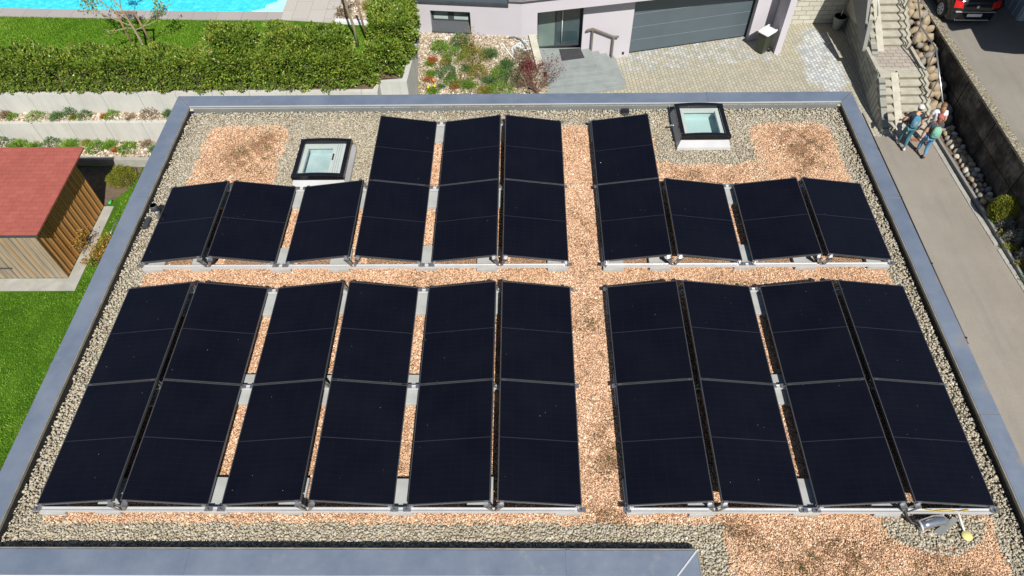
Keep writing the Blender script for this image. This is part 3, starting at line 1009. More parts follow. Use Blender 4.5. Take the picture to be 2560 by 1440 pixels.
ORD = ['first', 'second', 'third', 'fourth', 'fifth', 'sixth', 'seventh', 'eighth', 'ninth', 'tenth', 'eleventh', 'twelfth', 'thirteenth', 'fourteenth', 'fifteenth', 'sixteenth', 'seventeenth']
proto = make_panel()
first = True
RNAME = ['nearest row', 'second row', 'third row', 'farthest row']
for ri, y0 in enumerate(ROWS):
    cols = list(range(10)) if ri < 3 else [3, 4, 5, 6]
    for c in cols:
        lo_left = c % 2 == 0
        x0, x1 = XL[c]
        loc = ((x0 + x1) / 2, y0 + PL / 2, PDZ / 2)
        rot = (0, -TILT if lo_left else TILT, 0)
        if first:
            o, first = proto, False
            o.location, o.rotation_euler = loc, rot
        else:
            o = dup(proto, loc, rot)
        if ri == 3 and c == 6:
            lab = 'black solar panel, the lone one of the farthest row right of the corridor'
        else:
            side = 'left' if c < 6 else 'right'
            k = (c if ri < 3 else c - 3) if c < 6 else c - 6
            lab = f'black solar panel, {ORD[k]} from the left in the {RNAME[ri]} of the {side} block'
        o['label'] = lab

# ------------------------------------------------------------------ rails and ballast slabs
RAILY = [(-0.035, 'along the front edge of the nearest row'), (1.727, 'under the joint of the two nearest rows'), (3.44, 'along the rear edge of the second row'),
         (3.94, 'along the front edge of the third row'), (5.70, 'behind the third row'), (7.44, 'along the rear edge of the farthest row')]
ball0 = None


def make_ballast():
    t = MB()
    t.box(-0.165, 0.165, -0.235, 0.235, 0, 0.075)
    for k in range(7):
        xx = -0.135 + k * 0.045
        t.box(xx - 0.006, xx + 0.006, -0.238, 0.238, 0.004, 0.064)
    o = t.build('ballast_slab', M['ballast'], bevel=0.006)
    return o


def lowx(c):
    return XL[c][0] if c % 2 == 0 else XL[c][1]


for ri, (yr, where) in enumerate(RAILY):
    for side, cols in (('left', range(0, 6)), ('right', range(6, 10))):
        cols = list(cols)
        if ri == 5:
            cols = [3, 4, 5] if side == 'left' else [6]
        xa, xb = XL[cols[0]][0] + 0.03, XL[cols[-1]][1] - 0.03
        if ri in (0, 3):
            xa, xb = xa - 0.0, xb + 0.0
        t = thing('mounting_rail', f'aluminium mounting rail of the {side} panel block {where}', 'mounting rail', (0, yr, 0), group='mounting rails under the panels')
        m = MB()
        m.box(xa, xb, -0.028, 0.028, -0.098, -0.060)
        m.box(xa, xb, -0.028, -0.016, -0.060, -0.050)
        m.box(xa, xb, 0.016, 0.028, -0.060, -0.050)
        m.build('rail', M['alu'], t)
        for c in cols:
            hx = XL[c][1] if c % 2 == 0 else XL[c][0]
            sg = 1 if c % 2 == 0 else -1
            m = MB()   # slanted leg up to the high edge
            for dy in (-0.022, 0.022):
                m.add([(hx - sg * 0.02, dy - 0.004, PDZ - 0.045), (hx - sg * 0.075, dy - 0.004, PDZ - 0.05), (hx + sg * 0.015, dy - 0.004, -0.055), (hx + sg * 0.045, dy - 0.004, -0.055),
                       (hx - sg * 0.02, dy + 0.004, PDZ - 0.045), (hx - sg * 0.075, dy + 0.004, PDZ - 0.05), (hx + sg * 0.015, dy + 0.004, -0.055), (hx + sg * 0.045, dy + 0.004, -0.055)],
                      [(0, 1, 2, 3), (7, 6, 5, 4), (0, 4, 5, 1), (2, 6, 7, 3), (1, 5, 6, 2), (3, 7, 4, 0)])
            m.box(min(hx - sg * 0.08, hx), max(hx - sg * 0.08, hx), -0.026, 0.026, PDZ - 0.06, PDZ - 0.045)
            m.build('ridge_bracket', M['steel'], t)
            lx = lowx(c)
            m = MB()
            m.box(lx - 0.05, lx + 0.05, -0.03, 0.03, -0.05, -0.034)
            m.tube([(lx, -0.02, -0.04), (lx, -0.02, -0.005)], 0.012, 6)
            m.build('low_bracket', M['steel'], t)
        # ballast
        bx = []
        for c in cols:
            if c % 2 == 0:
                bx.append(XL[c][0] + (0.16 if c in (0, 6) else -0.10))
                bx.append(XL[c][1] - 0.16 + random.uniform(-0.06, 0.06))
            elif c in (5, 9):
                bx.append(XL[c][1] - 0.17)
            if c == cols[0] and c % 2 == 1:
                bx.append(XL[c][0] + 0.1)
        yc = {0: 0.215, 1: 0.0, 2: -0.17, 3: 0.215, 4: (-0.1 if side == 'right' else -0.14), 5: -0.17}[ri]
        for k, xx in enumerate(bx):
            if ball0 is None:
                ball0 = make_ballast()
                o = ball0
            else:
                o = ball0.copy()
                COL.objects.link(o)
            o.location = (xx, yr + yc + random.uniform(-0.02, 0.02), -0.192)
            o.rotation_euler = (0, 0, random.uniform(-0.03, 0.03))
            tag(o, f'pale concrete ballast slab, {ORD[k]} from the left under the {side} rail {where.replace("along ", "at ")}', 'ballast slab',
                'ballast slabs weighing down the rails')

# loose cables under the panel edges
def cable(pts, r, mat, label):
    m = MB()
    m.tube(pts, r, 6)
    return tag(m.build('cable', mat), label, 'cable', 'cables along the rails')


cable([(5.05, -0.02, -0.03), (5.2, -0.045, -0.045), (5.35, -0.03, -0.05), (5.5, -0.05, -0.048), (5.62, -0.03, -0.04)], 0.006, M['lf_yellow'], 'yellow earthing cable at the right end of the front rail')
cable([(4.80, -0.03, 0.02), (4.84, -0.09, -0.07), (4.90, -0.16, -0.115), (4.99, -0.20, -0.105)], 0.022, M['black'], 'thick black cable bending into the silver pipe elbow')
cable([(-3.72, 5.73, -0.03), (-3.66, 5.75, -0.05), (-3.58, 5.74, -0.03), (-3.52, 5.76, -0.04)], 0.008, M['black'], 'black cable loop in the gap in front of the left skylight')

# ------------------------------------------------------------------ skylights
def skylight(cx, cy, w, d, blind, label):
    t = thing('skylight', label, 'skylight', (cx, cy, ZG), group='skylights in the flat roof')
    m = MB()
    a, b_, h = w / 2 + 0.035, d / 2 + 0.03, 0.0
    lo = [(-a, -b_, 0.0), (a, -b_, 0.0), (a, b_, 0.0), (-a, b_, 0.0)]
    md = [(p[0], p[1], 0.06) for p in lo]
    hi = [(-w / 2 + 0.02, -d / 2 + 0.02, 0.21), (w / 2 - 0.02, -d / 2 + 0.02, 0.21), (w / 2 - 0.02, d / 2 - 0.02, 0.21), (-w / 2 + 0.02, d / 2 - 0.02, 0.21)]
    vs = lo + md + hi
    fs = []
    for q in (0, 4):
        fs += [(q + i, q + (i + 1) % 4, q + 4 + (i + 1) % 4, q + 4 + i) for i in range(4)]
    m.add(vs, fs)
    m.build('curb', M['curb'], t)
    # domed black frame: four bars bowed upwards
    m = MB()
    fw_, z0, z1 = 0.082, 0.215, 0.30
    N = 9

    def bow(u):
        return 0.028 * (1 - u * u)

    for sgn in (-1, 1):                                   # front and back bars
        ya, yb = sorted((sgn * d / 2, sgn * (d / 2 - fw_)))
        vs, fs = [], []
        for i in range(N):
            u = -1 + 2 * i / (N - 1)
            xx = u * w / 2
            z = z1 + bow(u)
            vs += [(xx, ya, z0), (xx, yb, z0), (xx, yb, z), (xx, ya, z)]
        for i in range(N - 1):
            for k in range(4):
                fs.append((i * 4 + k, (i + 1) * 4 + k, (i + 1) * 4 + (k + 1) % 4, i * 4 + (k + 1) % 4))
        fs += [(3, 2, 1, 0), ((N - 1) * 4, (N - 1) * 4 + 1, (N - 1) * 4 + 2, (N - 1) * 4 + 3)]
        m.add(vs, fs)
        x0, x1 = sorted((sgn * (w / 2 - 0.002), sgn * (w / 2 - fw_)))
        m.box(x0, x1, -d / 2 + fw_, d / 2 - fw_, z0, z1 + 0.004)
    m.build('frame', M['gloss_black'], t, bevel=0.008)
    # sash below the glass
    m = MB()
    g = 0.075
    xa, ya = w / 2 - fw_, d / 2 - fw_
    zs0, zs1 = 0.20, 0.25
    extra = 0.16 if blind else 0.0
    m.box(-xa, -xa + g, -ya, ya, zs0, zs1)
    m.box(xa - g - extra, xa, -ya, ya, zs0, zs1)
    m.box(-xa + g, xa - g - extra, -ya, -ya + g, zs0, zs1)
    m.box(-xa + g, xa - g - extra, ya - g, ya, zs0, zs1)
    sash = m.build('sash', M['white'], t)
    if blind:
        m = MB()
        m.box(xa - g - extra + 0.02, xa - g - extra + 0.045, -0.02, 0.14, zs1, zs1 + 0.014)
        m.build('handle', M['black'], sash)
        m = MB()
        for q in (0.075, 0.115, 0.155):
            m.box(xa - g - extra + q, xa - g - extra + q + 0.01, -ya, ya, zs1, zs1 + 0.008)
        m.build('guide_rail', M['alu'], sash)
    # light well walls and floor
    m = MB()
    m.quad((-xa, -ya, 0.012), (xa, -ya, 0.012), (xa, ya, 0.012), (-xa, ya, 0.012))
    m.quad((-xa, -ya, zs0), (-xa, -ya, 0.012), (-xa, ya, 0.012), (-xa, ya, zs0))
    m.quad((xa, ya, zs0), (xa, ya, 0.012), (xa, -ya, 0.012), (xa, -ya, zs0))
    m.quad((-xa, ya, zs0), (-xa, ya, 0.012), (xa, ya, 0.012), (xa, ya, zs0))
    m.quad((xa, -ya, zs0), (xa, -ya, 0.012), (-xa, -ya, 0.012), (-xa, -ya, zs0))
    m.build('light_well', M['well2'] if blind else M['well'], t)
    m = MB()
    N = 9
    vs, fs = [], []
    for i in range(N):
        u = -1 + 2 * i / (N - 1)
        for v in (-1, 1):
            vs.append((u * xa, v * ya, z1 - 0.03 + bow(u)))
    for i in range(N - 1):
        fs.append((2 * i, 2 * i + 2, 2 * i + 3, 2 * i + 1))
    m.add(vs, fs, 0, True)
    m.build('glass', M['sky_glass'], t)
    return t


gt = NT('skylight_glass')
tr = gt.n('ShaderNodeBsdfTransparent')
tr.inputs[0].default_value = (0.88, 0.94, 0.94, 1)
gl = gt.n('ShaderNodeBsdfGlossy')
gl.inputs['Roughness'].default_value = 0.03
mxs = gt.n('ShaderNodeMixShader')
mxs.inputs[0].default_value = 0.11
gt.l(tr.outputs[0], mxs.inputs[1])
gt.l(gl.outputs[0], mxs.inputs[2])
gt.l(mxs.outputs[0], gt.t.nodes['Material Output'].inputs[0])
M['sky_glass'] = gt.m
M['well'] = pm('pale_aqua_shaft', (0.50, 0.62, 0.61), (0.44, 0.56, 0.55), 1.0, 0.8)
M['well2'] = pm('grey_aqua_shaft', (0.36, 0.45, 0.46), (0.55, 0.63, 0.64), 2.5, 0.8)
skylight(-3.53, 6.33, 0.93, 1.0, True, 'left skylight with white sash, blind and dark handle, beside the mossy patch')
s2 = skylight(3.44, 7.30, 0.91, 0.95, False, 'right skylight with cream sash and clear pane, close to the rear parapet')
m = MB()
m.tube([(-0.49, 0.0, 0.17), (-0.55, 0.0, 0.17)], 0.018, 8)
m.ell((-0.56, 0, 0.17), (0.015, 0.02, 0.02))
m.build('cable_gland', M['steel'], s2)

# ------------------------------------------------------------------ small things on the roof
t = thing('vent_pipe', 'short dark vent pipe standing by the left parapet', 'vent pipe', (-6.20, 5.12, ZG))
m = MB()
m.lathe((0, 0, 0), [(0.045, 0), (0.045, 0.24)], 18)
m.build('pipe', M['steel'], t)
m = MB()
m.lathe((0, 0, 0), [(0.047, 0.22), (0.062, 0.235), (0.062, 0.33), (0.056, 0.335), (0.05, 0.335), (0.05, 0.25), (0.001, 0.25)], 18)
m.build('cap', M['dark_metal'], t)
t = thing('drain_strainer', 'small black ribbed drain strainer against the left parapet', 'drain strainer', (-6.385, 4.98, ZG))
m = MB()
for k in range(9):
    m.box(-0.03, 0.05, -0.12 + k * 0.027, -0.105 + k * 0.027, 0, 0.075)
m.build('grille', M['dark_metal'], t)
m = MB()
m.box(-0.028, 0.03, -0.125, 0.125, 0, 0.06)
m.build('body', M['black'], t)
t = thing('overflow_spout', 'small black overflow box in the rear upstand', 'overflow box', (2.08, 7.88, ZG))
m = MB()
m.box(-0.075, 0.075, -0.06, 0.02, 0.03, 0.10)
m.build('body', M['black'], t)
m = MB()
m.box(-0.055, 0.055, -0.10, -0.062, 0.02, 0.05)
m.build('flap', M['dark_metal'], t)
t = thing('pipe_elbow', 'shiny silver pipe elbow lying on gravel at the right front corner', 'pipe elbow', (5.18, -0.20, ZG))
m = MB()
pts = [(-0.19, 0.0, 0.06), (-0.1, 0.025, 0.075), (0.0, 0.055, 0.08), (0.10, 0.07, 0.07), (0.15, 0.06, 0.04), (0.165, 0.03, 0.0)]
m.tube(pts, [0.068, 0.068, 0.07, 0.068, 0.064, 0.06], 18)
m.build('pipe', M['chrome'] if 'chrome' in M else M['steel'], t)
m = MB()
m.tube([(-0.195, -0.001, 0.058), (-0.175, 0.004, 0.062)], 0.074, 18)
m.build('collar', M['alu'], t)
t = thing('metal_plate', 'grey folded metal plate leaning between pipe elbow and front rail', 'metal plate', (5.34, -0.16, ZG))
m = MB()
m.add([(-0.17, -0.09, 0.01), (0.10, 0.06, 0.10), (0.14, 0.02, 0.09), (-0.10, -0.15, 0.01)], [(0, 1, 2, 3), (3, 2, 1, 0)])
m.build('plate', M['upstand'], t)
t = thing('yellow_tag', 'pale yellow disc on a white rod lying in the gravel', 'marker disc', (5.55, -0.31, ZG))
m = MB()
m.lathe((0, 0, 0.02), [(0.001, 0), (0.062, 0.0), (0.065, 0.008), (0.062, 0.016), (0.001, 0.016)], 24)
m.build('disc', M['tag'] if 'tag' in M else M['white'], t)
m = MB()
m.tube([(-0.01, 0.06, 0.03), (-0.05, 0.27, 0.10)], [0.012, 0.02], 8)
m.build('rod', M['white'], t)

# ================================================================== plants
def leaf_rot(dirs):
    return frames(dirs)


def dome_plant(name, label, cat, loc, r, h, n, mat, leaf=0.05, spiky=False, group=None, squash=1.0, lw=0.45, mat2=None, n2=0, ball=False):
    """tuft or small bush: leaves growing from a dome"""
    t = thing(name, label, cat, loc, group=group)
    d = rng.normal(size=(n, 3))
    d[:, 2] = d[:, 2] if ball else np.abs(d[:, 2]) + 0.15
    d /= np.linalg.norm(d, axis=1, keepdims=True)
    if spiky:
        base = np.stack([rng.normal(0, r * 0.22, n), rng.normal(0, r * 0.22, n), np.zeros(n)], 1)
        L = rng.uniform(0.6, 1.05, n) * np.hypot(r * np.hypot(d[:, 0], d[:, 1]), h * d[:, 2])
        sc = np.stack([np.full(n, leaf), L, np.full(n, leaf)], 1)
        scatter('leaves', LEAF_V, LEAF_F, base, sc, leaf_rot(d * np.array([r, r, h]) + 1e-6), mat, t)
    else:
        lump = 1 + (0.04 if ball else 0.22) * np.sin(5 * d[:, 0] + loc[0] * 7) * np.cos(4 * d[:, 1] + loc[1] * 5)
        k = (rng.uniform(0.75, 1.0, n) if ball else rng.uniform(0.35, 1.0, n)) ** 0.5 * lump
        base = d * np.array([r, r * squash, h]) * k[:, None]
        if ball:
            base[:, 2] += h * 0.9
        dd = d + rng.normal(0, 0.55, (n, 3))
        dd[:, 2] += 0.25
        sz = leaf * rng.uniform(0.6, 1.25, n)
        scatter('leaves', LEAF_V, LEAF_F, base, np.stack([sz * lw * 2, sz, sz], 1), leaf_rot(dd), mat, t)
        if n2:
            d2 = d[:n2]
            scatter('blossom', LEAF_V, LEAF_F, d2 * np.array([r, r * squash, h]) * 1.03, np.stack([np.full(n2, leaf * 0.7)] * 3, 1),
                    leaf_rot(d2 + rng.normal(0, 0.5, (n2, 3))), mat2, t)
        m = MB()
        for k in range(5):
            a = k * 1.26 + loc[0]
            m.tube([(0, 0, -0.03), (0.4 * r * math.cos(a), 0.4 * r * math.sin(a), h * 0.5)], [0.012, 0.006], 5)
        m.build('stem', M['twig'], t)
    return t


def grow(p, d, L, rad, depth, segs, tips, spread=0.6, n=(2, 3), shrink=0.72, upb=0.15, wig=0.12):
    p = Vector(p)
    d = Vector(d).normalized()
    pts, radii = [p.copy()], [rad]
    k = 3
    for i in range(k):
        d = (d + Vector((random.gauss(0, wig), random.gauss(0, wig), random.gauss(0, wig) + upb * 0.3))).normalized()
        p = p + d * (L / k)
        pts.append(p.copy())
        radii.append(rad * (1 - 0.35 * (i + 1) / k))
        if depth <= 1:
            tips.append((p.copy(), d.copy()))
    segs.append((pts, radii))
    if depth > 0:
        for _ in range(random.randint(*n)):
            ax = d.orthogonal().normalized()
            ax.rotate(Matrix.Rotation(random.uniform(0, 6.283), 3, d))
            nd = (d + ax * random.uniform(0.5, 1.2) * spread + Vector((0, 0, upb))).normalized()
            st = pts[random.choice((1, 2, 3))] if depth > 1 else pts[random.choice((2, 3))]
            grow(st, nd, L * shrink * random.uniform(0.8, 1.15), radii[-1] * 0.75, depth - 1, segs, tips, spread, n, shrink, upb, wig)


def branchy(name, label, cat, loc, stems, leafm, leaf, per_tip, bark, group=None, part='branches', lspread=0.06, trunk=None, lw=0.45, **kw):
    t = thing(name, label, cat, loc, group=group)
    segs, tips = [], []
    for (p, d, L, rad, depth) in stems:
        grow(p, d, L, rad, depth, segs, tips, **kw)
    m = MB()
    if trunk:
        mt = MB()
        mt.tube(*trunk, 8)
        mt.build('trunk', bark, t)
    for pts, rd in segs:
        m.tube(pts, rd, 5, caps=False)
    m.build(part, bark, t)
    if per_tip:
        P = np.array([tuple(a) for a, _ in tips])
        D = np.array([tuple(b) for _, b in tips])
        P = np.repeat(P, per_tip, 0) + rng.normal(0, lspread, (len(P) * per_tip, 3))
        D = np.repeat(D, per_tip, 0) + rng.normal(0, 0.7, (len(P), 3))
        sz = leaf * rng.uniform(0.6, 1.3, len(P))
        scatter('leaves', LEAF_V, LEAF_F, P, np.stack([sz * lw * 2, sz, sz], 1), leaf_rot(D), leafm, t)
    return t


def blades(name, label, npts, fx, fz, hgt=0.05, wid=0.022):
    """grass blades: fx returns x, y arrays of kept points"""
    x, y = fx(npts)
    n = len(x)
    d = rng.normal(0, 0.38, (n, 3))
    d[:, 2] = 1
    h = hgt * rng.uniform(0.55, 1.35, n) * (1 + 0.3 * nz(x, y, 1.3, 2))
    rr = np.clip(rng.random(n) * 0.75 + 0.14 + 0.16 * nz(x, y, 0.9, 6) + 0.10 * nz(x, y, 3.3, 1), 0, 1)
    o = scatter(name, BLADE_V, BLADE_F, np.stack([x, y, np.full(n, fz)], 1), np.stack([np.full(n, wid) * rng.uniform(0.6, 1.3, n), h, h], 1), frames(d), M['blade'], rnd=rr)
    return tag(o, label, 'grass', kind='stuff')


def lower_lawn(n):
    x, y = rng.uniform(-19.5, -6.9, n), rng.uniform(-2.0, 14.95, n)
    ok = ~((x < -13.42) & (y > 9.42) & (y < 15)) & (y < 14.9 - 1.2 * np.clip(-x - 13.0, 0, 1) * 0)
    ok &= ~((x < -13.75 + 0.45 * np.clip(y - 13.1, 0, 1.2) + 0.12 * nz(x, y, 4, 3)) & (y > 13.0))
    ok &= rng.random(n) < np.clip((y + 22) / 26, 0.55, 1) * (0.35 + 0.65 * (x < -8))
    return x[ok], y[ok]


def upper_lawn(n):
    x, y = rng.uniform(-20.5, -4.2, n), rng.uniform(17.3, 21.5, n)
    ok = (y < 21.42 - 0.0494 * np.clip(x + 20.1, 0, 99)) & ~((x > -8.5) & (y > 20.4)) & ~((x > -5.2) & (y < 20.6))
    return x[ok], y[ok]


blades('lawn_grass', 'mown lawn grass beside the wooden shed', 210000, lower_lawn, -8.0, 0.055, 0.024)
blades('upper_lawn_grass', 'mown lawn grass between hedge and pool', 110000, upper_lawn, -6.15, 0.055, 0.026)

# ================================================================== left garden: terraces
t = thing('garden_wall', 'lower pale concrete terrace wall behind the shed', 'garden wall', (0, 0, 0), group='pale concrete garden walls')
m = MB(); m.box(-40, -6.9, 15.96, 16.10, -8.0, -6.90); m.build('wall', M['conc_x'], t)
t = thing('garden_wall', 'upper pale concrete terrace wall right below the hedge', 'garden wall', (0, 0, 0), group='pale concrete garden walls')
m = MB(); m.box(-40, -5.05, 16.56, 16.74, -8.0, -6.15)
m.box(-5.05, -4.87, 16.56, 17.12, -8.0, -6.152)
m.build('wall', M['conc_x'], t)
t = thing('garden_wall', 'tall pale concrete retaining wall at the right end of the hedge', 'garden wall', (0, 0, 0), group='pale concrete garden walls')
m = MB()
m.prism([(-4.868, 17.10), (-3.92, 17.10), (-3.72, 20.28), (-3.90, 20.28), (-4.09, 17.28), (-4.868, 17.28)], -8.0, -6.13)
m.build('wall', M['conc_y'], t)
t = thing('garden_edging', 'low concrete edging strip behind the shed and yellow grass tuft', 'edging')
m = MB(); m.prism([(-24, 15.02), (-15.4, 15.02), (-12.8, 14.92), (-6.9, 14.85), (-6.9, 14.99), (-12.8, 15.06), (-15.4, 15.16), (-24, 15.16)], -8.03, -7.68); m.build('edging', M['kerb'], t)
sheet('terrace_bed', [(-40, 15.10), (-15.4, 15.15), (-6.9, 15.0), (-6.9, 15.96), (-40, 15.96)], -7.72, M['bedstone'], 0.3)
sheet('upper_terrace_bed', rect(-40, -6.9, 16.09, 16.57), -6.93, M['bedstone'], 1.0)
sheet('hedge_bed', [(-40, 16.73), (-5.05, 16.73), (-4.9, 17.2), (-4.1, 17.28), (-3.9, 20.2), (-5.2, 20.3), (-5.4, 18.2), (-40, 18.0)], -6.13, M['soil'], 0.1)


def stones(name, label, n, fx, zf, s0, mat, smooth=False):
    x, y = fx(n)
    n = len(x)
    sz = rng.lognormal(math.log(s0), 0.35, n)
    o = scatter(name, ICO_V, ICO_F, np.stack([x, y, zf(x, y)], 1), np.stack([sz * 1.2, sz, sz * 0.65], 1), rand_rot(n, 0.6), mat, smooth=smooth)
    return tag(o, label, 'gravel', kind='stuff')


stones('terrace_gravel', 'cream gravel in the lower planted terrace', 9000, lambda n: (rng.uniform(-20, -11.5, n), rng.uniform(15.17, 15.94, n)), lambda x, y: -7.71 + 0 * x, 0.028, M['bedchip'])
stones('upper_terrace_gravel', 'cream gravel in the upper planted terrace', 6000, lambda n: (rng.uniform(-20, -11.3, n), rng.uniform(16.11, 16.54, n)), lambda x, y: -6.925 + 0 * x, 0.026, M['bedchip'])

UP = [(-18.05, 16.40, 0.20, 0.24, 'lf_dry', 'greyish dry tuft'), (-17.75, 16.28, 0.15, 0.16, 'lf_fresh', 'small fresh green tuft'), (-17.95, 16.42, 0.13, 0.12, 'lf_rust', 'rust red tuft'),
      (-16.9, 16.28, 0.30, 0.20, 'lf_fresh', 'wide fresh green cushion'), (-16.2, 16.30, 0.27, 0.22, 'lf_blue', 'blue green cushion'), (-15.75, 16.42, 0.20, 0.26, 'lf_blue', 'tall blue green tuft'),
      (-15.6, 16.25, 0.15, 0.15, 'lf_box', 'yellow green cushion'), (-15.2, 16.30, 0.22, 0.22, 'lf_blue', 'round blue green tuft'), (-14.55, 16.3, 0.14, 0.12, 'lf_rust', 'rusty little tuft'),
      (-14.25, 16.33, 0.22, 0.18, 'lf_fresh', 'bright green bushy tuft'), (-13.6, 16.25, 0.2, 0.10, 'lf_dry', 'flat dry cushion'), (-12.95, 16.33, 0.28, 0.22, 'lf_dry', 'wide brown dry tuft'),
      (-12.3, 16.38, 0.2, 0.24, 'lf_blue', 'blue green tuft half hidden by the parapet')]
for i, (x, y, r, h, mt, lb) in enumerate(UP):
    dome_plant('rock_plant', f'{lb}, {ORD[i]} from the left on the upper terrace', 'rock plant', (x, y, -6.92), r * 1.2, h * 1.2, 420, M[mt], 0.015 if i % 2 == 0 else 0.04, spiky=(i % 2 == 0), group='plants on the terraces')
LO = [(-18.3, 15.75, 0.40, 0.24, 'lf_blue', 'wide blue green tuft'), (-17.75, 15.72, 0.34, 0.24, 'lf_fresh', 'fresh green tuft'), (-17.2, 15.62, 0.25, 0.2, 'lf_fresh', 'small green tuft'),
      (-16.55, 15.7, 0.36, 0.26, 'lf_blue', 'big blue green tuft'), (-15.9, 15.68, 0.38, 0.26, 'lf_fresh', 'big bright green tuft'), (-15.35, 15.8, 0.15, 0.2, 'lf_olive', 'thin olive tuft'),
      (-14.95, 15.55, 0.30, 0.2, 'lf_fresh', 'spreading green cushion'), (-14.5, 15.68, 0.28, 0.2, 'lf_fresh', 'loose green cushion'), (-14.2, 15.45, 0.16, 0.12, 'lf_rust', 'rust tinged cushion'),
      (-13.75, 15.5, 0.30, 0.2, 'lf_fresh', 'low green cushion'), (-13.2, 15.75, 0.2, 0.16, 'lf_dry', 'dry cushion'), (-12.8, 15.45, 0.22, 0.22, 'lf_blue', 'green tuft beside the parapet')]
for i, (x, y, r, h, mt, lb) in enumerate(LO):
    dome_plant('rock_plant', f'{lb}, {ORD[i]} from the left on the lower terrace', 'rock plant', (x, y, -7.71), r * 1.2, h * 1.2, 520, M[mt], 0.018 if i % 3 else 0.05, spiky=bool(i % 3), group='plants on the terraces')

# ================================================================== shed
shed = thing('garden_shed', 'wooden garden shed with a red shingle roof and battened walls', 'shed', (0, 0, 0))
X0, X1, Y0, Y1 = -18.6, -13.86, 9.98, 12.94
m = MB(); m.box(X0, X1 - 0.03, Y0 + 0.04, Y1, -8.0, -6.02)
m.build('wall', M['boards_e'], shed)
m = MB()
y = Y0 + 0.06
k = 0
while y < Y1 - 0.02:
    m.box(X1 - 0.03, X1 - 0.012, y, y + 0.15, -7.97, -6.02)
    m.box(X1 - 0.012, X1 + 0.006, y + 0.135, y + 0.185, -7.97, -6.02)
    y += 0.232
m.build('east_cladding', M['boards_e'], shed)
m = MB()
x = X1 + 0.02
while x > X0:
    m.box(x - 0.135, x, Y0 - 0.0, Y0 + 0.04, -7.97, -6.02)
    m.box(x - 0.19, x - 0.14, Y0 + 0.012, Y0 + 0.04, -7.97, -6.02)
    x -= 0.195
m.build('front_cladding', M['boards_s'], shed)
m = MB()
m.prism([(-18.9, 9.95), (-13.69, 9.95), (-13.62, 13.48), (-18.9, 13.48)], [-6.02, -6.02, -5.86, -5.86], [-5.97, -5.97, -5.81, -5.81])
m.build('roof', M['shingle'], shed)
m = MB()
m.prism([(-18.9, 9.925), (-13.70, 9.925), (-13.70, 9.948), (-18.9, 9.948)], -6.06, -5.975)
for k in range(26):
    m.box(-13.75 - k * 0.2, -13.64 - k * 0.2 - 0.02, 9.918, 9.924, -6.03, -5.99)
m.build('eave_trim', M['dark_metal'], shed)
m = MB()
m.box(-15.9, -15.3, Y0 - 0.03, Y0 - 0.002, -7.5, -7.46)
m.build('door_hinge', M['dark_metal'], shed)
m = MB()
m.prism([(-19, 9.50), (-13.47, 9.50), (-13.53, 13.02), (-13.85, 13.02), (-13.85, 9.97), (-19, 9.97)], -8.03, -7.975)
tag(m.build('shed_footing', M['kerb']), 'pale concrete strip running round the foot of the shed', 'footing')

dome_plant('grass_tuft', 'round yellow green grass tuft between shed and parapet', 'grass tuft', (-13.62, 14.28, -8.0), 0.46, 0.50, 4200, M['lf_box'], 0.07, lw=0.13)
branchy('ochre_shrub', 'ochre leaved shrub on the lawn beside the parapet', 'shrub', (-13.05, 10.75, -8.0), [((random.uniform(-.15, .15), random.uniform(-.35, .35), 0), (random.uniform(-.5, .5), random.uniform(-.9, .9), 0.9), 0.34, 0.010, 2) for _ in range(11)],
        M['lf_ochre'], 0.05, 3, M['twig'])
branchy('ochre_shrub', 'thin ochre shrub leaning over the shed footing', 'shrub', (-13.72, 11.10, -8.0), [((0, random.uniform(-.2, .2), 0), (random.uniform(-.5, .3), random.uniform(-.7, .7), 1.0), 0.36, 0.009, 2) for _ in range(7)],
        M['lf_ochre'], 0.05, 3, M['twig'])
sheet('soil_patch', [(-14.2, 13.05), (-13.8, 13.1), (-13.35, 13.8), (-13.15, 14.4), (-13.2, 14.9), (-18, 14.95), (-18, 13.0)], -7.985, M['soil'], 0.02)
m = MB()
m.ell((-13.70, 13.16, -7.95), (0.05, 0.07, 0.03))
m.tube([(-13.70, 13.13, -7.94), (-13.67, 13.26, -7.93)], 0.022, 6)
tag(m.build('garden_glove', pm('vivid_green', (0.03, 0.5, 0.12), (0.02, 0.42, 0.1), 5, 0.6)), 'small bright green object on the ground at the rear corner of the shed', 'garden tool')

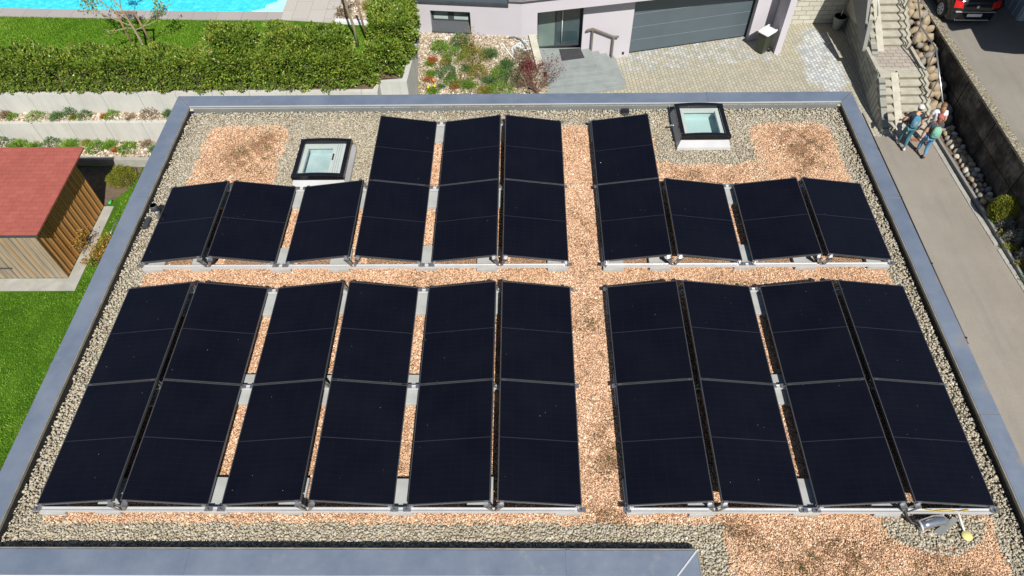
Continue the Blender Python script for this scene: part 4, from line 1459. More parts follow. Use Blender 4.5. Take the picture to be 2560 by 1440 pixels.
# ================================================================== hedge
def hedge(name, label, boxes, n, group='laurel hedge sections'):
    """boxes: (x0,x1,y0,y1,z0,z1); leaves on a lumpy shell plus some inside"""
    t = thing(name, label, 'hedge', (0, 0, 0), group=group)
    P, D = [], []
    area = [2 * (b[1] - b[0]) * (b[5] - b[4]) + 2 * (b[3] - b[2]) * (b[5] - b[4]) + (b[1] - b[0]) * (b[3] - b[2]) for b in boxes]
    for b, a in zip(boxes, area):
        k = int(n * a / sum(area))
        lo, hi = np.array([b[0], b[2], b[4]]), np.array([b[1], b[3], b[5]])
        c, hf = (lo + hi) / 2, (hi - lo) / 2
        q = rng.uniform(-1, 1, (k, 3))
        w = np.array([hf[1] * hf[2], hf[0] * hf[2], hf[0] * hf[1] * 0.9])
        ax = rng.choice(3, k, p=w / w.sum())
        sgn = np.where(rng.random(k) < 0.5, -1.0, 1.0)
        sgn = np.where(ax == 2, 1.0, sgn)
        q[np.arange(k), ax] = sgn
        nn = np.zeros((k, 3)); nn[np.arange(k), ax] = sgn
        rad = np.minimum(hf, 0.28)
        inner = np.clip(q * hf, -(hf - rad), hf - rad)
        off = q * hf - inner
        ol = np.linalg.norm(off / rad, axis=1, keepdims=True) + 1e-6
        off = off / np.maximum(ol, 1.0)
        p = c + inner + off
        lump = 0.14 * nz(p[:, 0] + p[:, 2], p[:, 1] + 0.7 * p[:, 2], 4.2, 3) + 0.10 * nz(p[:, 0], p[:, 2] + p[:, 1], 8, 1)
        top = 0.16 * nz(p[:, 0], p[:, 1], 2.3, 8)
        depth = rng.exponential(0.07, k)
        nrm = off / (np.linalg.norm(off, axis=1, keepdims=True) + 1e-6)
        p = p + nrm * (lump - depth)[:, None]
        p[:, 2] += np.clip((p[:, 2] - c[2]) / hf[2], 0, 1) * top
        p[:, 2] = np.maximum(p[:, 2], b[4] + 0.03)
        P.append(p)
        D.append(nrm + rng.normal(0, 0.55, (k, 3)) + np.array([0, -0.1, 0.35]))
    P, D = np.concatenate(P), np.concatenate(D)
    sz = rng.uniform(0.065, 0.12, len(P))
    zt = (P[:, 2] - P[:, 2].min()) / (np.ptp(P[:, 2]) + 1e-6)
    rr = np.clip(rng.beta(1.5, 1.5, len(P)) * 0.9 + 0.10 * nz(P[:, 0], P[:, 2], 2.0, 4) + (rng.random(len(P)) < 0.02) * 0.3, 0, 1)
    scatter('leaves', LEAF_V, LEAF_F, P, np.stack([sz * 0.52, sz, sz], 1), frames(D), M['laurel'], t, rnd=rr)
    m = MB()
    for b in boxes:
        x = b[0] + 0.2
        while x < b[1] - 0.1:
            yy = (b[2] + b[3]) / 2 + random.uniform(-0.1, 0.1)
            for s in range(3):
                m.tube([(x, yy, b[4] - 0.05), (x + random.uniform(-.25, .25), yy + random.uniform(-.25, .25), b[5] - 0.15)], [0.018, 0.006], 5, caps=False)
            x += 0.45
    m.build('stems', M['twig'], t)
    return t


hedge('laurel_hedge', 'long low laurel hedge along the upper terrace wall', [(-21.5, -10.35, 16.55, 17.75, -6.12, -4.95)], 46000)
hedge('laurel_hedge', 'tall laurel bush at the right end of the low hedge', [(-10.55, -8.75, 16.55, 17.7, -6.12, -4.85), (-10.35, -8.85, 16.95, 18.05, -6.12, -4.30)], 15000)
hedge('laurel_hedge', 'broad laurel bush in front of the patio slabs', [(-8.85, -5.55, 16.55, 17.7, -6.12, -4.85), (-8.45, -5.75, 16.95, 18.0, -6.12, -4.35)], 26000)
hedge('laurel_hedge', 'laurel hedge rising along the tall retaining wall beside the house', [(-5.7, -4.95, 16.75, 17.5, -6.12, -5.3), (-5.25, -4.05, 17.25, 18.4, -6.12, -4.95), (-5.15, -3.78, 18.0, 20.25, -6.12, -4.45)], 25000)

# ================================================================== sapling, stakes, upper garden
sap = branchy('young_tree', 'young bare staked tree with first leaves behind the low hedge', 'tree', (-13.62, 19.05, -6.15),
              [((-0.10, -0.02, 1.05), (-1.1, -0.1, 0.25), 1.0, 0.020, 2), ((-0.02, 0.02, 0.85), (1.0, 0.1, 0.35), 0.8, 0.018, 2), ((-0.12, 0.0, 1.3), (-0.8, 0.1, 0.8), 1.0, 0.02, 2),
               ((-0.16, 0.0, 1.75), (-0.35, 0.15, 1.0), 0.9, 0.02, 3), ((-0.16, 0, 1.7), (0.25, -0.2, 1.0), 0.9, 0.018, 3), ((-0.05, 0.0, 0.95), (-0.9, -0.2, 0.05), 0.7, 0.015, 1)],
              M['lf_sap'], 0.07, 6, M['bark'], lspread=0.05, trunk=([(0, 0, -0.1), (-0.02, 0, 0.5), (-0.06, 0, 1.0), (-0.13, 0, 1.5), (-0.17, 0.0, 1.8)], [0.055, 0.048, 0.042, 0.034, 0.026]), spread=0.7, upb=0.1)
t = thing('tree_stakes', 'two brown wooden stakes with a crossbar propping the young tree', 'tree stake', (-13.62, 19.05, -6.15))
m = MB(); m.tube([(-0.42, 0.05, -0.1), (-0.42, 0.05, 1.55)], 0.035, 8); m.build('stake', M['stake'], t)
m = MB(); m.tube([(0.30, 0.08, -0.1), (0.20, 0.08, 1.55)], 0.035, 8); m.build('stake', M['stake'], t)
m = MB(); m.box(-0.5, 0.28, 0.03, 0.10, 1.46, 1.53); m.build('crossbar', M['stake'], t)

t = thing('young_tree', 'slim pale trunk rising above the gap in the hedge', 'tree', (-5.92, 19.25, -6.15))
m = MB(); m.tube([(0, 0, -0.1), (0.02, -0.05, 0.8), (-0.06, -0.15, 1.6), (-0.06, -0.3, 2.6), (0.0, -0.4, 3.6)], [0.055, 0.05, 0.045, 0.04, 0.02], 8)
m.build('trunk', M['bark'], t)
sg, tp = [], []
for _ in range(7):
    grow((0, -0.35, 2.9 + random.uniform(-0.2, 0.7)), (random.uniform(-1, 1), random.uniform(-.5, 1), 0.8), 0.6, 0.015, 2, sg, tp)
m = MB()
for pts, rd in sg:
    m.tube(pts, rd, 5, caps=False)
m.build('branches', M['bark'], t)
t = thing('tree_stakes', 'single brown stake right beside the slim pale trunk', 'tree stake', (-5.52, 19.25, -6.15))
m = MB(); m.tube([(0, 0, -0.1), (-0.10, -0.12, 2.4)], 0.04, 8); m.build('stake', M['stake'], t)

# pool and patio
sheet('pool_edge', [(-40, 22.5), (-20.1, 21.42), (-11.6, 21.02), (-9.1, 20.98), (-9.1, 21.50), (-11.6, 21.56), (-20.4, 21.98), (-40, 23.0)], -6.11, M['coping'], 0.3)
wt = NT('pool_water')
cc = wt.ramp(wt.noise(5, 5, 0.65), [(0.35, (0.03, 0.50, 0.66)), (0.55, (0.06, 0.62, 0.76)), (0.75, (0.16, 0.74, 0.84))])
wt.base(cc).set(rough=0.08, spec=0.4)
wt.bump(wt.noise(6, 4), 0.25, 0.05)
sheet('pool_water', [(-40, 22.9), (-20.4, 21.9), (-11.6, 21.5), (-9.15, 21.45), (-9.15, 32), (-40, 32)], -6.22, wt.m, 0.3)
t = thing('pool_steps', 'white corner steps in the turquoise pool', 'pool steps')
m = MB()
m.prism([(-9.15, 21.5), (-9.15, 23.5), (-9.55, 23.0), (-9.55, 22.4), (-9.95, 22.2), (-9.95, 21.95), (-10.4, 21.8), (-10.4, 21.52)], -6.4, -6.214)
m.build('steps', pm('wet_white_steps', (0.35, 0.74, 0.80), (0.42, 0.78, 0.84), 3, 0.1))
bpy.data.objects['steps'].parent = t
sheet('patio', [(-9.14, 20.99), (-8.6, 20.95), (-7.0, 20.75), (-6.95, 26), (-9.14, 26)], -6.115, M['slabs'], 0.3)
m = MB()
m.prism([(-6.98, 20.72), (-3.9, 20.35), (-3.9, 20.55), (-6.98, 20.92)], -6.25, -6.05)
tag(m.build('patio_kerb', M['white_sheet']), 'pale kerb between upper lawn and gravel bed by the patio', 'kerb')
sheet('upper_gravel_bed', [(-6.95, 20.9), (-3.9, 20.55), (-3.7, 21.5), (-3.7, 26), (-6.95, 26)], -6.12, M['bedstone'], 0.2)
stones('upper_bed_gravel', 'cream gravel in the bed beside the patio', 5000, lambda n: (rng.uniform(-6.95, -3.9, n), rng.uniform(20.95, 24.5, n)), lambda x, y: -6.11 + 0 * x, 0.03, M['bedchip'])
dome_plant('grass_tuft', 'round pale green tuft behind the pale trunk', 'grass tuft', (-5.75, 21.6, -6.12), 0.36, 0.55, 900, M['lf_olive'], 0.016, spiky=True)
dome_plant('dry_perennial', 'brown withered perennial at the patio corner', 'perennial', (-6.75, 21.25, -6.12), 0.33, 0.30, 420, M['lf_dry'], 0.05)
t = thing('dead_post', 'brown ragged wooden post wound with dry creeper by the patio', 'post', (-6.55, 21.0, -6.12))
m = MB(); m.tube([(0, 0, -0.05), (-0.03, 0, 0.6), (0.02, 0, 1.2), (-0.05, 0, 1.7)], [0.05, 0.045, 0.05, 0.03], 7); m.build('post', M['stake'], t)
sg, tp = [], []
for _ in range(8):
    grow((0, 0, random.uniform(0.5, 1.6)), (random.uniform(-1, 1), random.uniform(-.5, .5), 0.5), 0.28, 0.008, 1, sg, tp)
m = MB()
for pts, rd in sg:
    m.tube(pts, rd, 4, caps=False)
m.build('creeper', M['twig'], t)

# ================================================================== rock garden in front of the house
def bedz(x, y):
    return np.clip(-7.75 + 0.97 * (np.asarray(y) - 18.3), -7.95, -6.21) + 0.03 * nz(x, y, 3, 2)


gx, gy = np.meshgrid(np.linspace(-3.83, 1.0, 40), np.linspace(16.9, 20.3, 40))
gz = bedz(gx, gy)
gz = np.where(gx > 0.62, np.minimum(gz, -7.55 + 0 * gx), gz)
V = np.stack([gx.ravel(), gy.ravel(), gz.ravel()], 1)
idx = np.arange(1600).reshape(40, 40)
Fq = np.stack([idx[:-1, :-1].ravel(), idx[:-1, 1:].ravel(), idx[1:, 1:].ravel(), idx[1:, :-1].ravel()], 1)
tag(raw('rock_garden', V, Fq, M['bedstone'], smooth=True), kind='structure')


def bedpts(n):
    x, y = rng.uniform(-3.8, 0.62, n), rng.uniform(18.0, 20.2, n)
    return x, y


stones('rock_garden_gravel', 'cream and pink broken stones covering the sloping bed', 30000, bedpts, lambda x, y: bedz(x, y) + 0.012, 0.019, M['bedchip'])
RG = [(-2.98, 19.61, 0.30, 0.26, 'lf_fresh', 0, 'lush green cushion nearest the retaining wall'), (-2.35, 19.42, 0.52, 0.34, 'lf_fresh', 0, 'largest bright green cushion below the window'),
      (-2.2, 19.72, 0.30, 0.30, 'lf_blue', 0, 'dark green cushion just under the window'), (-1.75, 19.3, 0.50, 0.45, 'lf_olive', 0, 'olive yellow bush in the middle of the bed'),
      (-1.6, 18.95, 0.35, 0.3, 'lf_olive', 0, 'lower olive cushion in the middle of the bed'), (-1.15, 19.42, 0.34, 0.32, 'lf_blue', 1, 'dark blue green spiky tuft under the plain wall'),
      (-0.52, 19.15, 0.30, 0.30, 'lf_blue', 1, 'blue green spiky tuft left of the red bush'), (-0.40, 18.85, 0.42, 0.36, 'lf_blue', 0, 'dark green round bush left of the red shrub'),
      (-0.75, 18.9, 0.32, 0.28, 'lf_fresh', 0, 'green cushion left of the dark round bush'), (-2.72, 18.92, 0.36, 0.3, 'lf_blue', 0, 'grey green cushion on the left lower slope'),
      (-2.55, 18.72, 0.26, 0.26, 'lf_fresh', 0, 'vivid green ball on the left lower slope'), (-3.35, 19.2, 0.22, 0.2, 'lf_fresh', 1, 'small green tuft against the retaining wall'),
      (-3.3, 18.95, 0.22, 0.2, 'lf_fresh', 1, 'green tuft lower along the retaining wall'), (-1.95, 18.65, 0.34, 0.3, 'lf_fresh', 1, 'loose green tuft with tall stems near the coping'),
      (-1.15, 18.75, 0.30, 0.25, 'lf_blue', 1, 'blue green tuft near the coping'), (-0.75, 18.5, 0.42, 0.3, 'lf_fresh', 0, 'wide green cushion touching the coping line'),
      (-1.3, 18.5, 0.34, 0.25, 'lf_olive', 1, 'yellowish tuft touching the coping line'), (-3.28, 18.5, 0.26, 0.22, 'lf_fresh', 1, 'tulip leaves at the lower left corner'),
      (-3.25, 19.28, 0.16, 0.12, 'lf_rust', 0, 'orange red cushion below the first green one'), (-3.42, 18.8, 0.16, 0.12, 'lf_rust', 0, 'rust red cushion beside the retaining wall'),
      (-2.45, 18.6, 0.17, 0.13, 'lf_rust', 0, 'orange cushion near the vivid green ball'), (-2.95, 18.62, 0.2, 0.15, 'lf_blue', 1, 'small grey tuft near the tulips'),
      (-0.1, 18.65, 0.3, 0.3, 'lf_dry', 1, 'dry straw tuft below the red shrub'), (0.1, 19.3, 0.34, 0.36, 'lf_dry', 0, 'dry pinkish bush beside the stone edging'),
      (-2.0, 19.05, 0.24, 0.2, 'lf_blue', 1, 'thin grey green tuft left of the olive bush'), (-2.75, 19.25, 0.2, 0.16, 'lf_olive', 0, 'yellow green cushion left of the largest cushion')]
for x, y, r, h, mt, sp, lb in RG:
    dome_plant('rock_plant', lb, 'rock plant', (x, y, float(bedz(x, y))), r * 1.2, h * 1.1, int((1100 if sp else 2600) * r / 0.4), M[mt], 0.012 if sp else 0.034, spiky=bool(sp), group='plants in the rock garden')
for i, (x, y) in enumerate(((-3.42, 18.42), (-3.22, 18.62), (-3.18, 18.46))):
    t = thing('tulip', ['leftmost yellow tulip in the corner of the rock garden', 'orange tulip behind the yellow ones', 'right yellow tulip in the corner of the rock garden'][i], 'tulip', (x, y, float(bedz(x, y))), group='tulips')
    m = MB(); m.tube([(0, 0, 0), (0, 0, 0.24)], 0.008, 5); m.build('stem', M['lf_fresh'], t)
    m = MB(); m.ell((0, 0, 0.28), (0.045, 0.045, 0.06)); m.build('flower', pm(f'tulip_{i}', (0.8, 0.45 if i != 1 else 0.22, 0.02), (0.75, 0.5 if i != 1 else 0.25, 0.03), 9, 0.5), t)
k = 0
gcx, gcy = bedpts(3200)
keep = (nz(gcx, gcy, 2.2, 5) + 0.9 * (19.35 - gcy) > 0.35) & (gcy < 19.65)
gcx, gcy = gcx[keep], gcy[keep]
gk = 12
n = len(gcx) * gk
bxx, byy = np.repeat(gcx, gk) + rng.normal(0, 0.04, n), np.repeat(gcy, gk) + rng.normal(0, 0.04, n)
dd = rng.normal(size=(n, 3)); dd[:, 2] = np.abs(dd[:, 2]) + 0.3
tag(scatter('ground_cover', LEAF_V, LEAF_F, np.stack([bxx, byy, bedz(bxx, byy) + 0.01], 1), np.stack([rng.uniform(0.012, 0.022, n), rng.uniform(0.04, 0.085, n), np.full(n, 0.03)], 1), frames(dd), M['lf_mixed'],
            rnd=np.clip(np.repeat(rng.random(len(gcx)), gk) + rng.normal(0, 0.08, n), 0, 1)), 'small mixed seedlings and ground cover between the rock garden plants', 'ground cover', kind='stuff')
branchy('red_shrub', 'wine red leaved shrub with bare spreading twigs beside the entrance steps', 'shrub', (0.62, 18.42, -7.6),
        [((random.uniform(-.12, .12), random.uniform(-.1, .1), 0), (random.uniform(-0.9, 1.25), random.uniform(-.5, .5), random.uniform(0.7, 1.3)), 0.62, 0.017, 3) for _ in range(11)],
        M['lf_red'], 0.042, 2, M['twig'], lspread=0.07, spread=0.75, upb=0.12)
branchy('red_shrub', 'dense dark red bush at the foot of the stone edging', 'shrub', (0.30, 18.95, -7.25), [((random.uniform(-.15, .15), random.uniform(-.1, .1), 0), (random.uniform(-.8, .8), random.uniform(-.6, .6), 0.9), 0.32, 0.011, 2) for _ in range(10)],
        M['lf_red'], 0.055, 3, M['twig'])
branchy('twiggy_shrub', 'thin yellow twigged shrub under the window', 'shrub', (-1.72, 19.35, float(bedz(-1.72, 19.35))), [((0, 0, 0), (random.uniform(-.4, .4), random.uniform(-.3, .3), 1.2), 0.5, 0.011, 2) for _ in range(6)],
        M['lf_olive'], 0.045, 2, M['twig'])
branchy('twiggy_shrub', 'bare thin twigs standing near the coping', 'shrub', (-2.1, 18.5, -7.55), [((0, 0, 0), (random.uniform(-.3, .5), random.uniform(-.2, .2), 1.2), 0.42, 0.010, 2) for _ in range(4)],
        M['lf_olive'], 0.04, 1, M['twig'])
m = MB()
pts = []
for k in range(26):
    a = k / 25
    pts.append((-0.70 + 1.15 * a, 19.72 - 0.5 * math.sin(a * 2.6), float(bedz(-0.70 + 1.15 * a, 19.72 - 0.5 * math.sin(a * 2.6))) + 0.05))
m.tube(pts, 0.022, 6)
for k in range(4):
    cx, cy = -0.15 + 0.12 * k, 19.5 + 0.04 * k
    m.tube([(cx + (0.16 + 0.02 * k) * math.cos(q * 0.5), cy + 0.13 * math.sin(q * 0.5), float(bedz(cx, cy)) + 0.05 + 0.9 * 0.13 * math.sin(q * 0.5)) for q in range(13)], 0.018, 5)
tag(m.build('garden_hose', pm('blue_grey_hose', (0.45, 0.58, 0.66), (0.55, 0.6, 0.6), 4, 0.5)), 'pale blue garden hose coiled on the gravel below the plain wall', 'hose')
m = MB()
m.tube([(-0.42, 19.78, -6.2), (-0.2, 19.77, -6.17), (0.0, 19.70, -6.20), (0.15, 19.58, -6.33), (0.22, 19.46, -6.46)], 0.028, 8)
tag(m.build('grey_pipe', M['upstand']), 'grey plastic pipe bent along the foot of the plain wall', 'pipe')
m = MB()
m.prism([(0.30, 19.78), (0.56, 19.80), (0.86, 18.98), (0.60, 18.94)], [-6.9, -6.9, -7.9, -7.9], [-6.08, -6.08, -6.92, -6.92])
tag(m.build('stone_edging', M['stepstone']), 'long pale stone slab edging the bed beside the entrance', 'edging stone')

# ================================================================== house
house = thing('house', 'lilac white house with dark entrance and wide grey garage door', 'house', (0, 0, 0))


def lw(x):
    return 20.17 - 0.1 * (x + 3.55)


def ov(x):
    return 19.81 + 0.182 * (x - 0.05)


def wl(x):
    return 20.8 + 0.2 * (x - 2.35)


ZO, ZT = -5.30, -4.88
m = MB()
# left wall with window recess (hole by four pieces)
wx0, wx1, wz0, wz1 = -3.28, -1.81, -6.16, -5.30
m.prism([(-3.95, lw(-3.95)), (wx0, lw(wx0)), (wx0, lw(wx0) + 0.42), (-3.95, lw(-3.95) + 0.42)], -8, -5.02)
m.prism([(wx1, lw(wx1)), (-0.42, lw(-0.42)), (-0.42, lw(-0.42) + 0.42), (wx1, lw(wx1) + 0.42)], -8, -5.02)
m.prism([(-0.42, lw(-0.42)), (0.05, lw(0.05)), (0.05, lw(0.05) + 0.42), (-0.42, lw(-0.42) + 0.42)], -8, -4.882)
m.prism([(wx0, lw(wx0)), (wx1, lw(wx1)), (wx1, lw(wx1) + 0.42), (wx0, lw(wx0) + 0.42)], -8, wz0)
m.prism([(wx0, lw(wx0)), (wx1, lw(wx1)), (wx1, lw(wx1) + 0.42), (wx0, lw(wx0) + 0.42)], wz1, -5.02)
# cheek from the bend to the entrance niche
m.prism([(0.05, ov(0.05)), (0.62, ov(0.62)), (0.62, 21.3), (0.05, 21.3)], -8, ZO)
# wall between door and garage, wall right of the garage, lintel
m.prism([(2.36, wl(2.36)), (4.30, wl(4.30)), (4.30, wl(4.3) + 0.6), (2.36, wl(2.36) + 0.6)], -8, ZO)
m.prism([(9.22, wl(9.22)), (10.08, wl(10.08)), (10.08, wl(10.08) + 0.6), (9.22, wl(9.22) + 0.6)], -8, ZO)
m.prism([(0.62, 21.5), (11, 23.5), (11, 30), (0.62, 30)], -8, ZO)
m.prism([(-3.95, 21.0), (0.05, 20.6), (0.05, 30), (-3.95, 30)], -8, -5.04)
m.build('wall', M['plaster'], house)
m = MB()
m.prism([(0.05, ov(0.05)), (12.3, ov(12.3)), (12.3, 30), (0.05, 30)], ZO, ZT)
m.build('terrace_slab', M['plaster'], house)
m = MB()
m.prism([(10.09, 21.25), (10.35, 21.30), (10.35, 22.9), (10.09, 22.9)], -8, -3.6)
m.build('wing_wall', M['plaster'], house)
m = MB()
m.prism([(-3.97, lw(-3.97) - 0.05), (-0.42, lw(-0.42) - 0.05), (-0.42, 22), (-3.97, 22)], -5.018, -4.93)
m.build('fascia', M['dark_metal'], house)
m = MB()
m.prism([(-3.95, lw(-3.95) + 0.06), (-0.45, lw(-0.45) + 0.06), (-0.45, 22), (-3.95, 22)], -4.929, -4.55)
m.build('planter_trim', M['garage'], house)
m = MB()
x = -0.40
while x < 2.4:
    yy = lw(x) if x < 0.05 else ov(x)
    m.box(x, x + 0.055, yy + 0.10, yy + 0.16, ZT, -4.0)
    x += 0.075
m.box(-0.40, 2.4, 20.3, 20.32, ZT, -4.05)
m.build('slat_balustrade', pm('grey_slats', (0.30, 0.28, 0.28), (0.22, 0.21, 0.21), 8, 0.8), house)
m = MB()
for (xa, xb) in ((-0.42, 0.05), (0.05, 2.4)):
    fn = lw if xb <= 0.06 else ov
    m.prism([(xa, fn(xa) - 0.02), (xb, fn(xb) - 0.02), (xb, fn(xb) + 0.05), (xa, fn(xa) + 0.05)], ZT, ZT + 0.035)
m.build('edge_trim', M['dark_metal'], house)
# window
w = MB()
fy = lambda x: lw(x) + 0.30
w.prism([(wx0, fy(wx0)), (wx1, fy(wx1)), (wx1, fy(wx1) + 0.08), (wx0, fy(wx0) + 0.08)], -5.86, -5.80)
w.prism([(wx0, fy(wx0)), (wx1, fy(wx1)), (wx1, fy(wx1) + 0.08), (wx0, fy(wx0) + 0.08)], -5.36, wz1)
for xa, xb in ((wx0, wx0 + 0.09), (-2.66, -2.44), (wx1 - 0.09, wx1)):
    w.prism([(xa, fy(xa)), (xb, fy(xb)), (xb, fy(xb) + 0.078), (xa, fy(xa) + 0.078)], -5.80, -5.36)
win = w.build('window', M['dark_metal'], house)
for xa, xb in ((wx0 + 0.09, -2.66), (-2.44, wx1 - 0.09)):
    w = MB()
    w.prism([(xa, fy(xa) + 0.03), (xb, fy(xb) + 0.03), (xb, fy(xb) + 0.045), (xa, fy(xa) + 0.045)], -5.80, -5.36)
    w.build('pane', M['win_glass'], win)
    w = MB()
    w.prism([(xa, fy(xa) + 0.015), (xb, fy(xb) + 0.015), (xb, fy(xb) + 0.028), (xa, fy(xa) + 0.028)], -5.80, -5.68)
    w.build('blind', M['blind'], win)
w = MB()
w.add([(wx0, lw(wx0) - 0.03, -6.12), (wx1, lw(wx1) - 0.03, -6.12), (wx1, fy(wx1), -5.862), (wx0, fy(wx0), -5.862),
       (wx0, lw(wx0) - 0.03, -6.16), (wx1, lw(wx1) - 0.03, -6.16), (wx1, fy(wx1), -5.9), (wx0, fy(wx0), -5.9)],
      [(0, 1, 2, 3), (4, 7, 6, 5), (0, 4, 5, 1), (1, 5, 6, 2), (0, 3, 7, 4)])
w.build('sill', M['dark_metal'], win)
for xa in (wx0, wx1 - 0.012):
    w = MB()
    w.prism([(xa, lw(xa) - 0.002), (xa + 0.012, lw(xa + 0.012) - 0.002), (xa + 0.012, fy(xa)), (xa, fy(xa))], -6.12, wz1)
    w.build('reveal', M['plaster'] if xa == wx0 else M['dark_metal'], win)  # right reveal takes the dark colour to stand for its shade

# entrance door
dl = lambda x: 20.94 + 0.115 * (x - 0.65)
door = MB()
for xa, xb in ((0.625, 0.68), (1.33, 1.39), (2.30, 2.358)):
    door.prism([(xa, dl(xa) - 0.04), (xb, dl(xb) - 0.04), (xb, dl(xb) + 0.04), (xa, dl(xa) + 0.04)], -7.40, ZO)
door.prism([(0.68, dl(0.68) - 0.03), (2.30, dl(2.3) - 0.03), (2.30, dl(2.3) + 0.03), (0.68, dl(0.68) + 0.03)], -7.40, -7.35)
dr = door.build('door', M['dark_metal'], house)
m = MB(); m.prism([(0.68, dl(0.68)), (1.33, dl(1.33)), (1.33, dl(1.33) + 0.02), (0.68, dl(0.68) + 0.02)], -7.35, ZO); m.build('side_pane', M['door_glass2'], dr)
m = MB(); m.prism([(1.39, dl(1.39)), (1.60, dl(1.6)), (1.60, dl(1.6) + 0.02), (1.39, dl(1.39) + 0.02)], -7.35, ZO); m.build('side_pane', M['door_glass'], dr)
m = MB(); m.prism([(1.60, dl(1.6)), (2.30, dl(2.3)), (2.30, dl(2.3) + 0.02), (1.60, dl(1.6) + 0.02)], -7.35, ZO); m.build('leaf', M['door_glass'], dr)
m = MB(); m.tube([(1.59, dl(1.59) - 0.07, -7.2), (1.59, dl(1.59) - 0.07, -5.5)], 0.022, 8)
m.tube([(1.59, dl(1.59) - 0.07, -6.9), (1.59, dl(1.59) - 0.01, -6.9)], 0.012, 6)
m.build('handle', M['white_sheet'], dr)

# garage door
gl_ = lambda x: 21.42 + 0.2257 * (x - 4.36)
gd = MB()
for k in range(5):
    z0 = -8 + k * 0.56
    gd.prism([(4.30, gl_(4.3)), (9.22, gl_(9.22)), (9.22, gl_(9.22) + 0.05), (4.30, gl_(4.3) + 0.05)], z0 + 0.012, min(z0 + 0.556, ZO))
g = gd.build('garage_door', M['garage'], house)
m = MB()
for k in range(1, 5):
    z0 = -8 + k * 0.56
    m.prism([(4.30, gl_(4.3) - 0.003), (9.22, gl_(9.22) - 0.003), (9.22, gl_(9.22) + 0.03), (4.30, gl_(4.3) + 0.03)], z0 - 0.002, z0 + 0.010)
m.build('panel_joint', M['line'], g)
m = MB()
m.prism([(4.30, gl_(4.3) - 0.01), (9.22, gl_(9.22) - 0.01), (9.22, gl_(9.22) + 0.03), (4.30, gl_(4.3) + 0.03)], -7.998, -7.96)
m.prism([(9.17, gl_(9.17) - 0.02), (9.22, gl_(9.22) - 0.02), (9.22, gl_(9.22) - 0.004), (9.17, gl_(9.17) - 0.004)], -7.95, ZO)
m.build('seal', M['black'], g)
m = MB(); m.box(4.02, 4.10, wl(4.06) - 0.03, wl(4.06) + 0.02, -7.86, -7.76); m.build('wall_socket', M['black'], house)
bpy.data.objects['panel_joint']['kind'] = 'thing'

# entrance steps
st = thing('entrance_steps', 'grey stone steps fanning out below the entrance door', 'steps')
ST = [[(0.62, 20.9), (0.66, 19.55), (2.89, 19.88), (2.75, 20.86), (2.36, 20.92)],
      [(0.66, 19.54), (0.72, 19.23), (3.26, 19.61), (3.07, 20.92), (2.76, 20.87), (2.90, 19.87)],
      [(0.72, 19.22), (0.9, 18.95), (3.64, 19.39), (3.40, 20.98), (3.08, 20.93), (3.27, 19.60)],
      [(0.9, 18.94), (1.0, 18.45), (1.86, 18.62), (4.02, 19.10), (3.70, 21.04), (3.41, 20.99), (3.65, 19.38)]]
for k, poly in enumerate(ST):
    m = MB()
    m.prism(poly, -8.0, -7.40 - 0.15 * k)
    m.build('platform' if k == 0 else 'step', M['gneiss'], st, bevel=0.008)
m = MB(); m.prism([(1.58, 20.05), (2.46, 20.23), (2.33, 20.86), (1.50, 20.80)], -7.398, -7.384)
tag(m.build('doormat', M['doormat']), 'dark grey doormat in front of the glass entrance door', 'doormat')
hr = thing('handrail', 'brown grey metal handrail on two posts beside the entrance steps', 'handrail')
m = MB(); m.box(2.72, 2.78, 20.70, 20.76, -7.40, -6.50); m.build('post', M['bronze'], hr)
m = MB(); m.box(3.56, 3.62, 20.86, 20.92, -7.85, -6.95); m.build('post', M['bronze'], hr)
m = MB()
m.add([(2.50, 20.66, -6.50), (2.75, 20.71, -6.46), (3.59, 20.88, -6.92), (3.80, 20.92, -6.94), (2.50, 20.74, -6.50), (2.75, 20.79, -6.46), (3.59, 20.96, -6.92), (3.80, 21.0, -6.94)] +
      [(2.50, 20.66, -6.55), (2.75, 20.71, -6.51), (3.59, 20.88, -6.97), (3.80, 20.92, -6.99), (2.50, 20.74, -6.55), (2.75, 20.79, -6.51), (3.59, 20.96, -6.97), (3.80, 21.0, -6.99)],
      [(0, 1, 5, 4), (1, 2, 6, 5), (2, 3, 7, 6), (8, 12, 13, 9), (9, 13, 14, 10), (10, 14, 15, 11), (0, 8, 9, 1), (1, 9, 10, 2), (2, 10, 11, 3), (4, 5, 13, 12), (5, 6, 14, 13), (6, 7, 15, 14),
       (0, 4, 12, 8), (3, 11, 15, 7)])
m.build('rail', M['bronze'], hr)

# wheelie bin
bn = thing('wheelie_bin', 'dark green wheelie bin with a white lid beside the wing wall', 'wheelie bin', (9.62, 21.42, -8.0), R(-50))
m = MB()
vs, fs = [], []
for z, hx, hy in ((0.06, 0.17, 0.19), (0.5, 0.20, 0.225), (0.86, 0.225, 0.26), (0.90, 0.235, 0.27)):
    r_ = 0.05
    for cx, cy, a0 in ((hx - r_, hy - r_, 0), (-hx + r_, hy - r_, 90), (-hx + r_, -hy + r_, 180), (hx - r_, -hy + r_, 270)):
        for q in range(4):
            a = R(a0 + q * 30)
            vs.append((cx + r_ * math.cos(a), cy + r_ * math.sin(a), z))
for j in range(3):
    fs += [(j * 16 + i, j * 16 + (i + 1) % 16, (j + 1) * 16 + (i + 1) % 16, (j + 1) * 16 + i) for i in range(16)]
fs += [tuple(range(16))[::-1], tuple(range(48, 64))]
m.add(vs, fs, 0, False)
m.build('body', M['bin_green'], bn, bevel=0.006)
m = MB()
vs, fs = [], []
